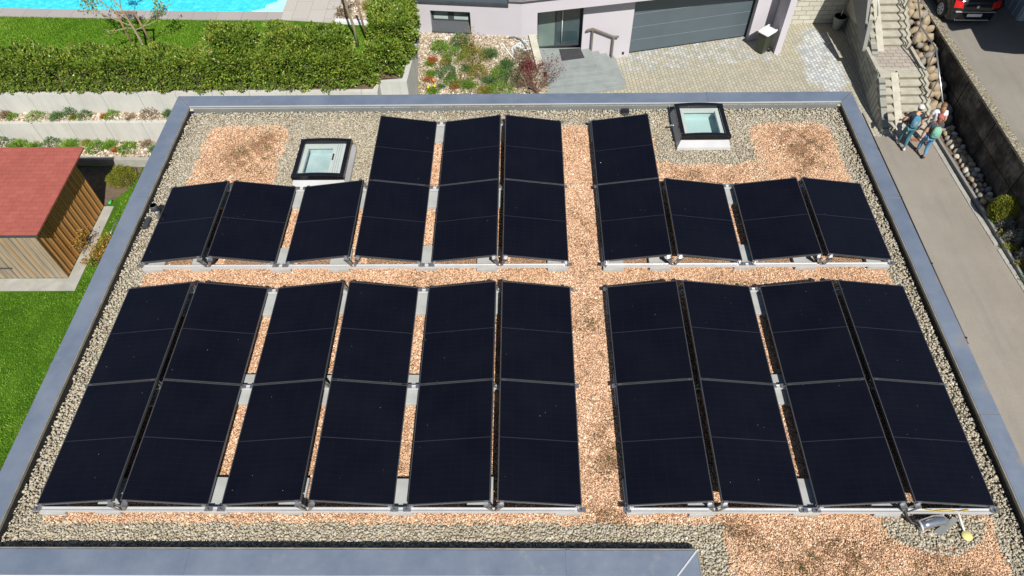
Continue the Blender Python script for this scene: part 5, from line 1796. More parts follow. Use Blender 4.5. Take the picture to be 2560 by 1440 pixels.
for z, hx, hy in ((0.905, 0.255, 0.30), (0.945, 0.255, 0.30), (0.975, 0.20, 0.24)):
    r_ = 0.07
    for cx, cy, a0 in ((hx - r_, hy - r_, 0), (-hx + r_, hy - r_, 90), (-hx + r_, -hy + r_, 180), (hx - r_, -hy + r_, 270)):
        for q in range(4):
            a = R(a0 + q * 30)
            vs.append((cx + r_ * math.cos(a), cy + r_ * math.sin(a), z))
for j in range(2):
    fs += [(j * 16 + i, j * 16 + (i + 1) % 16, (j + 1) * 16 + (i + 1) % 16, (j + 1) * 16 + i) for i in range(16)]
fs += [tuple(range(16))[::-1], tuple(range(32, 48))]
m.add(vs, fs, 0, False)
for sx_ in (-1, 1):
    m.box(sx_ * 0.21 - 0.03, sx_ * 0.21 + 0.03, 0.28, 0.40, 0.91, 0.945)
m.build('lid', M['white_sheet'], bn)
for sx_ in (-1, 1):
    m = MB(); m.tube([(sx_ * 0.19, 0.25, 0.09), (sx_ * 0.235, 0.25, 0.09)], 0.09, 14); m.build('wheel', M['black'], bn)
m = MB(); m.tube([(-0.2, 0.36, 0.89), (0.2, 0.36, 0.89)], 0.014, 8); m.build('handle', M['bin_green'], bn)

# back wall of blocks, planter pot
t = thing('block_wall', 'sunlit pale stone block wall at the back of the driveway', 'wall', group='stone block walls')
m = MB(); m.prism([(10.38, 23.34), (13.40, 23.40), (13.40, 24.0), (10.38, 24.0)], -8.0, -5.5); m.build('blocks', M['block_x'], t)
pt_ = thing('plant_pot', 'tapered grey plant pot in the corner of the block walls', 'plant pot', (13.0, 22.95, -8.0))
m = MB(); m.lathe((0, 0, 0), [(0.13, 0.0), (0.15, 0.03), (0.25, 0.55), (0.27, 0.56), (0.265, 0.575), (0.235, 0.575), (0.22, 0.46), (0.001, 0.45)], 24); m.build('pot', M['pot'], pt_)
m = MB(); m.lathe((0, 0, 0), [(0.001, 0.462), (0.215, 0.462), (0.001, 0.468)], 20); m.build('soil', M['soil'], pt_)
m = MB(); m.tube([(0.02, 0.05, 0.45), (0.03, 0.06, 0.85)], 0.012, 6); m.build('cane', M['white_sheet'], pt_)

# ================================================================== stairs on the right
bx = lambda y: np.interp(y, [16.24, 17.32, 19.03, 21.12, 23.36, 40], [12.84, 12.80, 12.95, 13.21, 13.36, 14.0])
t = thing('block_wall', 'shaded stone block wall stepping up beside the outdoor stairs', 'wall', group='stone block walls')
ys = [16.35, 16.9, 17.45, 18.0, 18.5, 19.3, 20.0, 20.8, 21.6, 22.5, 23.38]
zt_ = [-7.9, -7.55, -7.25, -7.0, -6.9, -6.9, -6.75, -6.45, -6.1, -5.8, -5.5]
m = MB()
for i in range(len(ys) - 1):
    m.prism([(bx(ys[i]), ys[i]), (bx(ys[i]) + 0.22, ys[i]), (bx(ys[i + 1]) + 0.22, ys[i + 1]), (bx(ys[i + 1]), ys[i + 1])],
            -8.0, [zt_[i], zt_[i], zt_[i + 1], zt_[i + 1]])
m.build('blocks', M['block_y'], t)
m = MB()
for k in range(8):
    y = 16.45 + 0.255 * k
    m.prism([(bx(y) - 0.02, y), (bx(y) + 0.20, y - 0.03), (bx(y) + 0.24, y + 0.20), (bx(y) + 0.0, y + 0.22)], -8.0, -7.86 + 0.128 * k)
m.build('coping_stones', M['kerb'], t)
t = thing('grey_parapet', 'smooth dark grey rendered parapet along the upper flight of stairs', 'parapet')
m = MB()
m.prism([(12.76, 19.85), (12.90, 19.85), (13.02, 22.6), (12.88, 22.6)], [-6.95, -6.95, -6.2, -6.2], [-6.85, -6.85, -3.9, -3.9])
m.add([(12.76, 19.85, -6.86), (12.90, 19.85, -6.86), (12.90, 20.25, -5.95), (12.76, 20.25, -5.95), (12.76, 20.25, -6.8), (12.90, 20.25, -6.8)],
      [(0, 1, 2, 3), (0, 3, 4), (1, 5, 2), (3, 2, 5, 4)])
m.build('panel', M['smoothwall'], t)
m = MB(); m.tube([(12.98, 20.2, -5.75), (13.05, 21.2, -5.1), (13.10, 22.6, -4.25)], 0.022, 8)
m.tube([(12.98, 20.2, -5.75), (12.98, 20.2, -6.0)], 0.015, 6)
m.build('handrail', M['steel'], t)

stairs = thing('outdoor_stairs', 'pale concrete outdoor stairs in two flights with a pram ramp and a paved landing', 'stairs')
RH = 0.16
LY = [16.59 + 0.278 * k for k in range(7)]
UY = [20.02 + 0.29 * k for k in range(12)]
LZ = -8.0 + 7 * RH


def flight(name, ys_, z0, xl, xr, yend, mat, rmat):
    for k, y in enumerate(ys_):
        y1 = ys_[k + 1] if k + 1 < len(ys_) else yend
        m = MB()
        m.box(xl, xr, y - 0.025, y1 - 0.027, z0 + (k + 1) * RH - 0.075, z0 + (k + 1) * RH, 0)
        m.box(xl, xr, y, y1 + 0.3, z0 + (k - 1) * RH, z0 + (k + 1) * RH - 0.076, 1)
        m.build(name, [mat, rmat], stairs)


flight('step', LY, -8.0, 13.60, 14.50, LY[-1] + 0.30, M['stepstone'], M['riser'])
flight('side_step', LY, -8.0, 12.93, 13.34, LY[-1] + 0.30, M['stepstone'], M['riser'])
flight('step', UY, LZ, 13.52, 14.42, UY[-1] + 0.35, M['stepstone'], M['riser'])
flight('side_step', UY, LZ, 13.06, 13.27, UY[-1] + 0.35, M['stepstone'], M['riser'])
m = MB()
m.add([(13.342, 16.30, -8.0), (13.598, 16.30, -8.0), (13.598, 18.40, LZ + 0.02), (13.342, 18.40, LZ + 0.02), (13.342, 18.40, -8.2), (13.598, 18.40, -8.2)],
      [(0, 1, 2, 3), (0, 3, 4), (1, 5, 2), (2, 5, 4, 3)])
m.build('pram_ramp', M['stepstone'], stairs)
m = MB()
zz = LZ + 12 * RH
m.add([(13.272, 19.70, LZ), (13.518, 19.70, LZ), (13.518, 23.3, zz), (13.272, 23.3, zz), (13.272, 23.3, LZ - .5), (13.518, 23.3, LZ - .5)],
      [(0, 1, 2, 3), (0, 3, 4), (1, 5, 2), (2, 5, 4, 3)])
m.build('pram_ramp', M['stepstone'], stairs)
m = MB()
m.box(13.06, 14.42, 18.62, 20.02, -8, LZ + 0.004)
m.build('landing', M['landing'], stairs)
m = MB()
m.box(13.06, 14.50, 18.557, 18.64, -8, LZ + 0.012)
m.box(12.93, 13.059, 18.557, 18.639, LZ - 0.1, LZ + 0.012)
m.box(12.90, 13.055, 18.64, 20.0, LZ - 0.1, LZ + 0.010)
m.build('landing_border', M['stepstone'], stairs)
# zigzag stringer along the right side
m = MB()
pz = []
for k, y in enumerate(LY):
    pz += [(y - 0.06, -8 + k * RH + 0.05), (y - 0.06, -8 + (k + 1) * RH + 0.05)]
pz.append((18.65, LZ + 0.05))
pz.append((19.95, LZ + 0.05))
for k, y in enumerate(UY):
    pz += [(y - 0.06, LZ + k * RH + 0.05), (y - 0.06, LZ + (k + 1) * RH + 0.05)]
for i in range(len(pz) - 1):
    (ya, za), (yb, zb) = pz[i], pz[i + 1]
    if yb > ya:
        off = -0.08 if ya > 19.9 else 0.0
        m.box(14.50 + off, 14.62 + off, ya, yb, za - 0.5, za)
m.build('stringer', M['stepstone'], stairs)
m = MB()
m.box(12.86, 14.5, 16.26, 16.585, -8.1, -7.985)
m.build('foot_slab', M['stepstone'], stairs)
m = MB()
m.box(13.75, 14.45, 15.98, 16.12, -8.02, -7.978)
tag(m.build('drain_grate', pm('rusty_grate', (0.28, 0.115, 0.045), (0.2, 0.08, 0.035), 8, 0.8)), 'rust brown drain grate across the path at the foot of the stairs', 'drain grate')

# kerb, setts
t = thing('path_kerb', 'grey concrete kerb along the right edge of the path', 'kerb')
m = MB()
y = 9.0
while y < 16.2:
    x0_, x1_ = np.interp([y, y + 0.985], [9, 12.7, 16.3], [14.93, 14.79, 14.60])
    m.prism([(x0_, y), (x0_ + 0.085, y), (x1_ + 0.085, y + 0.994), (x1_, y + 0.994)], -8.05, -7.88)
    y += 1.0
m.build('kerb', M['kerb2'], t)
for ya, yb, where in ((9.0, 10.85, 'nearer than'), (11.15, 16.0, 'beyond')):
    t = thing('path_edging', f'row of small pale setts beside the kerb, {where} the earthy gap', 'edging', group='sett rows along the path')
    m = MB()
    y = ya
    while y < yb:
        x0_ = float(np.interp(y, [9, 12.7, 16.3], [14.80, 14.56, 14.42]))
        w_ = float(np.interp(y, [9, 16.3], [0.12, 0.14]))
        m.box(x0_, x0_ + w_, y, y + 0.188, -8.03, -7.975 + random.uniform(-0.004, 0.004))
        y += 0.2
    m.build('setts', M['kerb'], t)
sheet('border_soil', [(15.04, 8), (15.6, 8), (15.6, 16.3), (14.72, 16.3), (14.90, 12.7)], -7.93, M['soil'], 0.1)

# rocks
rock0 = None
RM = [pm('tan_rock', (0.36, 0.29, 0.19), (0.22, 0.175, 0.115), 4, 0.85, bump=0.5, bscale=14, dist=0.03), pm('grey_rock', (0.27, 0.25, 0.215), (0.17, 0.155, 0.13), 4, 0.85, bump=0.5, bscale=14, dist=0.03),
      pm('pale_rock', (0.50, 0.47, 0.40), (0.38, 0.35, 0.29), 4, 0.85, bump=0.4, bscale=14, dist=0.03)]
SZ = ['small', 'middling', 'large']


def rock(loc, r, mat, label):
    v = ICO_V.copy()
    f = ICO_F
    # one subdivision
    cache, vs, fs = {}, [tuple(p) for p in v], []

    def mid(a, c):
        k = (min(a, c), max(a, c))
        if k not in cache:
            p = np.array(vs[a]) + np.array(vs[c])
            vs.append(tuple(p / np.linalg.norm(p)))
            cache[k] = len(vs) - 1
        return cache[k]
    for a, c, d in f:
        ab, bc, ca = mid(a, c), mid(c, d), mid(d, a)
        fs += [(a, ab, ca), (c, bc, ab), (d, ca, bc), (ab, bc, ca)]
    P = np.array(vs)
    q = rng.normal(size=(5, 3))
    q /= np.linalg.norm(q, axis=1, keepdims=True)
    for n_ in q:
        dd = P @ n_
        cut = rng.uniform(0.55, 0.85)
        P = P - np.maximum(dd - cut, 0)[:, None] * n_ * 0.85
    P = P * (1 + 0.06 * rng.normal(size=(len(P), 1)))
    P = P * np.array([1.15, 0.9, 0.75]) * r
    P = P @ rand_rot(1, 0.5)[0].T
    o = raw('boulder', P, np.array(fs), mat, rnd=None, smooth=True)
    o.location = loc
    return tag(o, label, 'boulder', 'boulders between the stairs and the dark wall')


k = 0
for row in range(19):
    y = 16.75 + row * 0.34
    if y < 18.5:
        z = -8.02 + (y - 16.3) * 0.325
    elif y < 20.0:
        z = -8.0 + (y - 16.3) * 0.325
    else:
        z = -7.98 + (y - 16.3) * 0.325
    xr = 15.32
    xl = 14.66 if y < 19.9 else 14.58
    nn = 3
    for j in range(nn):
        xx = xl + (xr - xl) * (j + 0.5) / nn + random.uniform(-.05, .05)
        r = random.uniform(0.14, 0.24)
        mi = random.choice([0, 0, 1, 0, 1, 2 if random.random() < .3 else 0])
        col = ['tan', 'grey', 'pale'][mi]
        rock((xx, y + random.uniform(-.12, .12), z + r * 0.55 + random.uniform(-0.03, 0.06)), r, RM[mi],
             f'{col} boulder {["on the stair side", "in the middle", "on the wall side"][j]}, row {row + 1} counted up from the foot of the stairs')
for i in range(48):
    y = 12.95 + (i // 3) * 0.235 + random.uniform(-.04, .04)
    r = random.uniform(0.09, 0.165)
    xx = 14.99 + 0.155 * (i % 3) + random.uniform(-.03, .03) - 0.05 * (y - 13.3) / 3
    mi = random.choice([0, 1, 1, 0, 2 if random.random() < .4 else 1])
    rock((xx, y, -7.93 + r * 0.45), r, RM[mi], f'{["tan", "grey", "pale"][mi]} boulder {["against the kerb", "in the middle", "against the dark wall"][i % 3]}, {ORD[i // 3]} row counted up from the box ball')
m = MB()
m.prism([(14.62, 16.3), (15.44, 16.3), (15.48, 23.6), (14.52, 23.6)], -8.05, [-8.02, -8.02, -5.75, -5.75])
tag(m.build('rock_bank', M['soil']), kind='structure')
hr = thing('handrail', 'galvanised handrail zigzagging down between boulders and dark wall', 'handrail')
m = MB()
m.tube([(14.52, 16.6, -6.82), (14.58, 18.50, -5.98), (14.42, 19.7, -5.86), (14.40, 22.5, -4.4)], 0.028, 8)
m.build('rail', M['steel'], hr)
for (px_, py_, pz_) in ((14.57, 18.45, -6.0), (14.55, 17.5, -6.42), (14.42, 19.75, -5.85), (14.41, 21.2, -5.1)):
    m = MB()
    m.tube([(px_, py_, pz_), (px_, py_, pz_ - 0.95)], 0.024, 8)
    m.build('post', M['steel'], hr)

# plants beside the path
dome_plant('box_ball', 'clipped yellow green box ball beside the path kerb', 'box ball', (15.16, 12.25, -7.95), 0.40, 0.47, 9000, M['lf_box'], 0.036, ball=True)
for i, (x, y, r, h) in enumerate(((15.16, 11.85, 0.26, 0.45), (15.18, 11.25, 0.28, 0.48), (15.19, 10.5, 0.28, 0.45))):
    dome_plant('lavender', f'silvery grey lavender bush, {["nearest to the box ball", "in the middle of the three", "farthest from the box ball"][i]}', 'lavender', (x, y, -7.95), r, h, 1300, M['lf_lav'], 0.05, lw=0.22, group='lavender bushes')
for i, (x, y, r, h, mt, lb) in enumerate(((14.98, 12.08, 0.16, 0.2, 'lf_fresh', 'green bulbs with yellow flowers under the box ball'), (14.99, 11.5, 0.2, 0.18, 'lf_olive', 'yellow green groundcover beside the lavender'),
                                     (15.02, 10.95, 0.24, 0.2, 'lf_box', 'bright yellow cushion by the kerb joint'), (15.04, 10.3, 0.2, 0.18, 'lf_olive', 'olive groundcover behind the kerb'),
                                     (15.08, 9.7, 0.26, 0.25, 'lf_fresh', 'fresh green cushion at the photo edge'))):
    dome_plant('rock_plant', lb, 'rock plant', (x, y, -7.95), r, h, 260, M[mt], 0.045, group='plants beside the path', mat2=M['lf_yellow'], n2=14 if i in (0, 2) else 0)

# retaining wall with coping
rw = thing('retaining_wall', 'dark shaded and stained concrete retaining wall between stairs and parking area', 'wall')
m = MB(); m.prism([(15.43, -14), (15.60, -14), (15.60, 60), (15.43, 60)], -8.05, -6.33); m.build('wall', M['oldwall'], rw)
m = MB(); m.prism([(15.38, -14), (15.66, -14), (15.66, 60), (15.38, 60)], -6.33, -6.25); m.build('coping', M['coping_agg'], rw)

# ================================================================== neighbour house (mostly outside the frame, throws the shadow on the parking area)
nb = thing('neighbour_house', 'shaded blue grey neighbouring house at the top right corner', 'house')
m = MB()
m.box(18.5, 27, 20.75, 30, -6.30, -3.3)
m.box(20.5, 27, 6, 20.74, -6.30, -3.3)
m.build('wall', M['nbwall'], nb)
m = MB()
SH = (0.59, -2.33)
pl = [(16.17, 26.5), (16.17, 20.64), (16.08, 19.74), (16.89, 19.9), (16.76, 18.5), (17.73, 18.29), (24, 18.1), (26.4, 18.1), (26.4, 28), (16.17, 28)]
m.prism([(p[0] + SH[0], p[1] + SH[1]) for p in pl], -3.2, -3.0)
m.prism([(20.3, 5.8), (27.2, 5.8), (27.2, 15.7), (20.3, 15.7)], -3.2, -3.0)
m.build('roof', M['nbwall'], nb)
m = MB()
for k in range(4):
    m.box(18.49 - 0.02, 18.5, 20.76 + k * 0.35, 20.8 + k * 0.35, -6.3, -3.4)
m.box(18.51, 21, 20.70, 20.745, -6.3, -3.4)
m.build('garage_cladding', M['nbclad'], nb)

# ================================================================== car
def loft(m, secs, mi=0, smooth=True, cap=True):
    """secs: list of rings (same length)"""
    k = len(secs[0])
    o = len(m.v)
    for s in secs:
        m.v += [tuple(p) for p in s]
    for i in range(len(secs) - 1):
        for j in range(k - 1):
            m.f.append((o + i * k + j, o + i * k + j + 1, o + (i + 1) * k + j + 1, o + (i + 1) * k + j))
            m.mi.append(mi); m.sm.append(smooth)
    return m


def make_car(loc, rz, label):
    c = thing('parked_car', label, 'car', loc, rz)
    # y from rear (0) to front (3.9); half profile ring mirrored
    st_ = [(0.0, 0.30, 0.50, 0.62, 0.62, 0.45), (0.05, 0.24, 0.78, 0.95, 0.76, 0.60), (0.22, 0.20, 0.84, 1.05, 0.80, 0.66), (0.55, 0.18, 0.86, 1.36, 0.82, 0.58), (0.9, 0.18, 0.86, 1.46, 0.84, 0.58),
           (1.7, 0.18, 0.86, 1.47, 0.84, 0.60), (2.3, 0.18, 0.86, 1.38, 0.84, 0.60), (2.95, 0.18, 0.86, 1.02, 0.82, 0.66), (3.5, 0.2, 0.84, 0.88, 0.78, 0.64), (3.85, 0.26, 0.74, 0.70, 0.70, 0.56), (3.93, 0.35, 0.55, 0.55, 0.52, 0.45)]
    rings = []
    for y, zb, wb, zt, wm, wt_ in st_:
        zm = min(0.92, zt - 0.05)
        half = [(wb * 0.96, zb), (wb, zb + 0.12), (wb, zm * 0.75 + zb * 0.25), (wm, zm), (wt_, max(zt - 0.05, zm + 0.01)), (wt_ * 0.8, zt), (0, zt + 0.015)]
        ring = [(x, y, z) for x, z in half] + [(-x, y, z) for x, z in half[-2::-1]]
        rings.append(ring)
    m = MB()
    loft(m, rings)
    k = len(rings[0])
    m.f.append(tuple(range(k))[::-1]); m.mi.append(0); m.sm.append(False)
    o2 = (len(rings) - 1) * k
    m.f.append(tuple(range(o2, o2 + k))); m.mi.append(0); m.sm.append(False)
    body = m.build('body', M['car_paint'], c)
    sb = body.modifiers.new('sub', 'SUBSURF'); sb.levels = 1; sb.render_levels = 2
    m = MB()
    m.add([(-0.56, 0.30, 1.02), (0.56, 0.30, 1.02), (0.50, 0.515, 1.32), (-0.50, 0.515, 1.32)], [(0, 1, 2, 3)])
    m.build('rear_window', M['car_glass'], c)
    for sx_ in (-1, 1):
        m = MB()
        q = [(sx_ * 0.815, 0.75, 0.96), (sx_ * 0.83, 2.6, 0.95), (sx_ * 0.64, 2.15, 1.36), (sx_ * 0.62, 0.85, 1.38)]
        m.add(q, [(0, 1, 2, 3) if sx_ > 0 else (3, 2, 1, 0)])
        m.build('side_window', M['car_glass'], c)
        m = MB()
        q = [(sx_ * 0.79, 0.10, 0.74), (sx_ * 0.50, 0.015, 0.76), (sx_ * 0.52, 0.08, 0.94), (sx_ * 0.78, 0.20, 0.96)]
        q2 = [(p[0] + sx_ * 0.025, p[1] - 0.045, p[2]) for p in q]
        m.add(q2 + q, [(0, 1, 2, 3), (3, 2, 1, 0), (0, 4, 5, 1), (1, 5, 6, 2), (2, 6, 7, 3), (3, 7, 4, 0)])
        m.build('tail_light', M['tail'], c)
        for y in (0.70, 3.20):
            m = MB()
            m.tube([(sx_ * 0.68, y, 0.31), (sx_ * 0.875, y, 0.31)], 0.31, 22)
            wl_ = m.build('wheel', M['black'], c)
            m = MB()
            m.tube([(sx_ * 0.876, y, 0.31), (sx_ * 0.885, y, 0.31)], 0.035, 12)
            for q in range(7):
                a = q * 2 * math.pi / 7
                d_ = Vector((0, math.cos(a), math.sin(a)))
                m.tube([Vector((sx_ * 0.878, y, 0.31)) + d_ * 0.03, Vector((sx_ * 0.878, y, 0.31)) + d_ * 0.19], [0.022, 0.03], 6)
            pr_ = [(math.cos(a) * 0.195, math.sin(a) * 0.195) for a in np.linspace(0, 2 * math.pi, 25)]
            m.tube([(sx_ * 0.88, y + p[0], 0.31 + p[1]) for p in pr_], 0.018, 6)
            m.build('rim', M['alu'], wl_)
            m = MB()
            m.tube([(sx_ * 0.845, y + 0.345 * math.cos(a), 0.31 + 0.345 * math.sin(a)) for a in np.linspace(0.05, math.pi - 0.05, 14)], 0.03, 6)
            m.build('wheel_arch', M['black'], c)
    m = MB(); m.box(-0.26, 0.26, -0.045, -0.03, 0.44, 0.55); m.build('number_plate', M['white_sheet'], c)
    m = MB(); m.lathe((0, 0, 0), [(0.001, 0), (0.055, 0), (0.05, 0.02), (0.001, 0.02)], 18)
    ob = m.build('badge', M['alu'], c); ob.location = (0, -0.005, 0.80); ob.rotation_euler = (R(80), 0, 0)
    m = MB(); m.box(-0.60, 0.60, -0.02, 0.06, 0.28, 0.30); m.box(-0.7, 0.7, -0.028, 0.03, 0.60, 0.615); m.build('bumper_trim', M['alu'], c)
    return c


make_car((16.52, 20.33, -6.30), R(-2), 'dark blue black small hatchback seen from behind at the top right')
mt = thing('parked_scooter', 'black scooter standing in deep shade by the garage', 'scooter', (17.95, 21.5, -6.30), R(20))
for y in (0.0, 1.25):
    m = MB(); m.tube([(-0.06, y, 0.27), (0.06, y, 0.27)], 0.27, 20); w_ = m.build('wheel', M['black'], mt)
    m = MB(); m.tube([(-0.065, y, 0.27), (0.065, y, 0.27)], 0.14, 14); m.build('rim', M['steel'], w_)
m = MB()
m.tube([(0, 1.25, 0.3), (0, 1.1, 0.75), (0, 1.02, 1.02)], [0.05, 0.09, 0.06], 8)
m.tube([(0, 1.05, 0.45), (0, 0.7, 0.30), (0, 0.35, 0.35), (0, 0.1, 0.62), (0, -0.2, 0.66)], [0.12, 0.13, 0.15, 0.16, 0.08], 10)
m.build('body', M['car_paint'], mt)
m = MB(); m.tube([(0, 0.45, 0.74), (0, 0.2, 0.78), (0, -0.2, 0.78)], [0.09, 0.13, 0.10], 10); m.build('seat', M['black'], mt)
m = MB(); m.tube([(-0.32, 0.95, 1.02), (0, 1.02, 1.05), (0.32, 0.95, 1.02)], 0.018, 8); m.build('handlebar', M['steel'], mt)

# ================================================================== people
def skin(name, nodes, edges, mat, parent, levels=1, root=0, sub=True):
    me = bpy.data.meshes.new(name)
    keys = list(nodes)
    ix = {k: i for i, k in enumerate(keys)}
    me.from_pydata([nodes[k][0] for k in keys], [(ix[a], ix[b_]) for a, b_ in edges], [])
    me.materials.append(mat)
    o = bpy.data.objects.new(name, me)
    COL.objects.link(o)
    o.parent = parent
    md = o.modifiers.new('skin', 'SKIN')
    md.use_smooth_shade = True
    for i, k in enumerate(keys):
        r = nodes[k][1]
        me.skin_vertices[0].data[i].radius = r if isinstance(r, tuple) else (r, r)
        me.skin_vertices[0].data[i].use_root = (i == root)
    s_ = o.modifiers.new('sub', 'SUBSURF')
    s_.levels = levels
    s_.render_levels = levels
    return o


def person(label, loc, rz, J, shirt, trousers, shoes, hair, cap=None, sleeve=0.55, longhair=None):
    p = thing('person', label, 'person', loc, rz)
    S = M['skin']
    V_ = {k: Vector(v) for k, v in J.items()}
    nodes = {'pelvis': (J['pelvis'], (0.135, 0.10)), 'spine': (V_['pelvis'].lerp(V_['chest'], 0.5), (0.118, 0.09)), 'chest': (J['chest'], (0.145, 0.10)), 'neck': (J['neck'], 0.052),
             'jaw': (V_['neck'].lerp(V_['head'], 0.5), (0.066, 0.075)), 'head': (J['head'], (0.078, 0.095)), 'crown': (V_['head'] + Vector((0, -0.005, 0.085)), (0.06, 0.07))}
    edges = [('pelvis', 'spine'), ('spine', 'chest'), ('chest', 'neck'), ('neck', 'jaw'), ('jaw', 'head'), ('head', 'crown')]
    for s in 'lr':
        sg = -1 if s == 'l' else 1
        nodes[s + 'sh'] = (J[s + 'sh'], 0.055)
        nodes[s + 'el'] = (J[s + 'el'], 0.040)
        nodes[s + 'wr'] = (J[s + 'wr'], 0.027)
        dirw = (V_[s + 'wr'] - V_[s + 'el']).normalized()
        palm = V_[s + 'wr'] + dirw * 0.075
        nodes[s + 'palm'] = (palm, (0.036, 0.018))
        edges += [('chest', s + 'sh'), (s + 'sh', s + 'el'), (s + 'el', s + 'wr'), (s + 'wr', s + 'palm')]
        side = dirw.cross(Vector((0, 1, 0.3))).normalized()
        fwd_ = dirw.cross(side).normalized()
        for q, (off, L) in enumerate(((-0.030, 0.062), (-0.010, 0.075), (0.010, 0.078), (0.029, 0.068))):
            b0 = palm + fwd_ * off + dirw * 0.028
            nodes[f'{s}f{q}a'] = (b0, 0.0095)
            nodes[f'{s}f{q}b'] = (b0 + dirw * L * 0.55, 0.0085)
            nodes[f'{s}f{q}c'] = (b0 + dirw * L * 0.9 + side * 0.022, 0.007)
            edges += [(s + 'palm', f'{s}f{q}a'), (f'{s}f{q}a', f'{s}f{q}b'), (f'{s}f{q}b', f'{s}f{q}c')]
        th = V_[s + 'wr'] + dirw * 0.035 - fwd_ * 0.035
        nodes[s + 'ta'] = (th, 0.011)
        nodes[s + 'tb'] = (th + dirw * 0.04 - fwd_ * 0.018 + side * 0.012, 0.009)
        edges += [(s + 'wr', s + 'ta'), (s + 'ta', s + 'tb')]
        nodes[s + 'hip'] = (J[s + 'hip'], 0.088)
        nodes[s + 'kn'] = (J[s + 'kn'], 0.056)
        nodes[s + 'an'] = (J[s + 'an'], 0.038)
        fd = Vector(J.get(s + 'toe', V_[s + 'an'] + Vector((0, 0.14, -0.06))))
        nodes[s + 'toe'] = (fd, (0.036, 0.025))
        edges += [('pelvis', s + 'hip'), (s + 'hip', s + 'kn'), (s + 'kn', s + 'an'), (s + 'an', s + 'toe')]
    body = skin('body', nodes, edges, S, p)
    g = lambda k, a: (nodes[k][0], tuple(x + a for x in nodes[k][1]) if isinstance(nodes[k][1], tuple) else nodes[k][1] + a)
    sn = {'pelvis': g('pelvis', 0.030), 'spine': g('spine', 0.036), 'chest': g('chest', 0.030), 'collar': (V_['chest'].lerp(V_['neck'], 0.62), 0.075)}
    se = [('pelvis', 'spine'), ('spine', 'chest'), ('chest', 'collar')]
    for s in 'lr':
        sn[s + 'sh'] = g(s + 'sh', 0.022)
        sn[s + 'sl'] = (V_[s + 'sh'].lerp(V_[s + 'el'], sleeve), 0.062 if sleeve < 0.9 else 0.05)
        se += [('chest', s + 'sh'), (s + 'sh', s + 'sl')]
    skin('shirt', sn, se, shirt, p)
    tn = {'pelvis': (V_['pelvis'] + Vector((0, 0, 0.01)), (0.135, 0.108))}
    te = []
    for s in 'lr':
        tn[s + 'hip'] = g(s + 'hip', 0.016)
        tn[s + 'kn'] = g(s + 'kn', 0.018)
        tn[s + 'cuff'] = (V_[s + 'kn'].lerp(V_[s + 'an'], 0.90), 0.055)
        te += [('pelvis', s + 'hip'), (s + 'hip', s + 'kn'), (s + 'kn', s + 'cuff')]
        fd = Vector(nodes[s + 'toe'][0])
        an = V_[s + 'an']
        d_ = (fd - an)
        d_.normalize()
        m = MB()
        m.tube([an - d_ * 0.06 + Vector((0, 0, -0.035)), an + Vector((0, 0, -0.03)), an.lerp(fd, 0.6) + Vector((0, 0, -0.01)), fd, fd + d_ * 0.04], [0.03, 0.050, 0.048, 0.042, 0.02], 10)
        m.build('shoe', shoes, p)
    skin('trousers', tn, te, trousers, p)
    hd = V_['head']
    face = MB()
    face.ell(hd + Vector((0, 0.098, -0.02)), (0.014, 0.022, 0.022), 8, 6)
    face.build('nose', S, body)
    face = MB()
    for sx_ in (-1, 1):
        face.ell(hd + Vector((sx_ * 0.032, 0.084, 0.01)), (0.012, 0.01, 0.009), 8, 6)
    face.ell(hd + Vector((0, 0.086, -0.062)), (0.026, 0.01, 0.007), 8, 6)
    face.build('eyes_and_mouth', M['dark_hair'], body)
    face = MB()
    for sx_ in (-1, 1):
        face.ell(hd + Vector((sx_ * 0.084, -0.005, -0.005)), (0.012, 0.02, 0.032), 8, 6)
    face.build('ears', S, body)
    h = MB()
    h.ell(hd + Vector((0, -0.022, 0.028)), (0.093, 0.105, 0.105), 16, 10)
    h.build('hair', hair, p)
    if longhair:
        h = MB()
        h.tube([hd + Vector((0, -0.06, 0.02)), hd + Vector((0.0, -0.10, -0.10)), hd + Vector((0.01, -0.115, -0.18)), hd + Vector((0.01, -0.105, -0.26))], [0.07, 0.082, 0.07, 0.03], 12)
        h.build('loose_hair', longhair, p)
    if cap:
        m = MB()
        m.ell(hd + Vector((0, -0.012, 0.055)), (0.102, 0.115, 0.088), 18, 10)
        m.add([hd + Vector(v) for v in ((-0.075, 0.075, 0.06), (0.075, 0.075, 0.06), (0.06, 0.175, 0.035), (0, 0.195, 0.032), (-0.06, 0.175, 0.035),
                                       (-0.075, 0.075, 0.05), (0.075, 0.075, 0.05), (0.06, 0.175, 0.027), (0, 0.195, 0.024), (-0.06, 0.175, 0.027))],
              [(0, 1, 2, 3, 4), (9, 8, 7, 6, 5), (0, 5, 6, 1), (1, 6, 7, 2), (2, 7, 8, 3), (3, 8, 9, 4), (4, 9, 5, 0)])
        m.build('cap', cap, p)
    return p


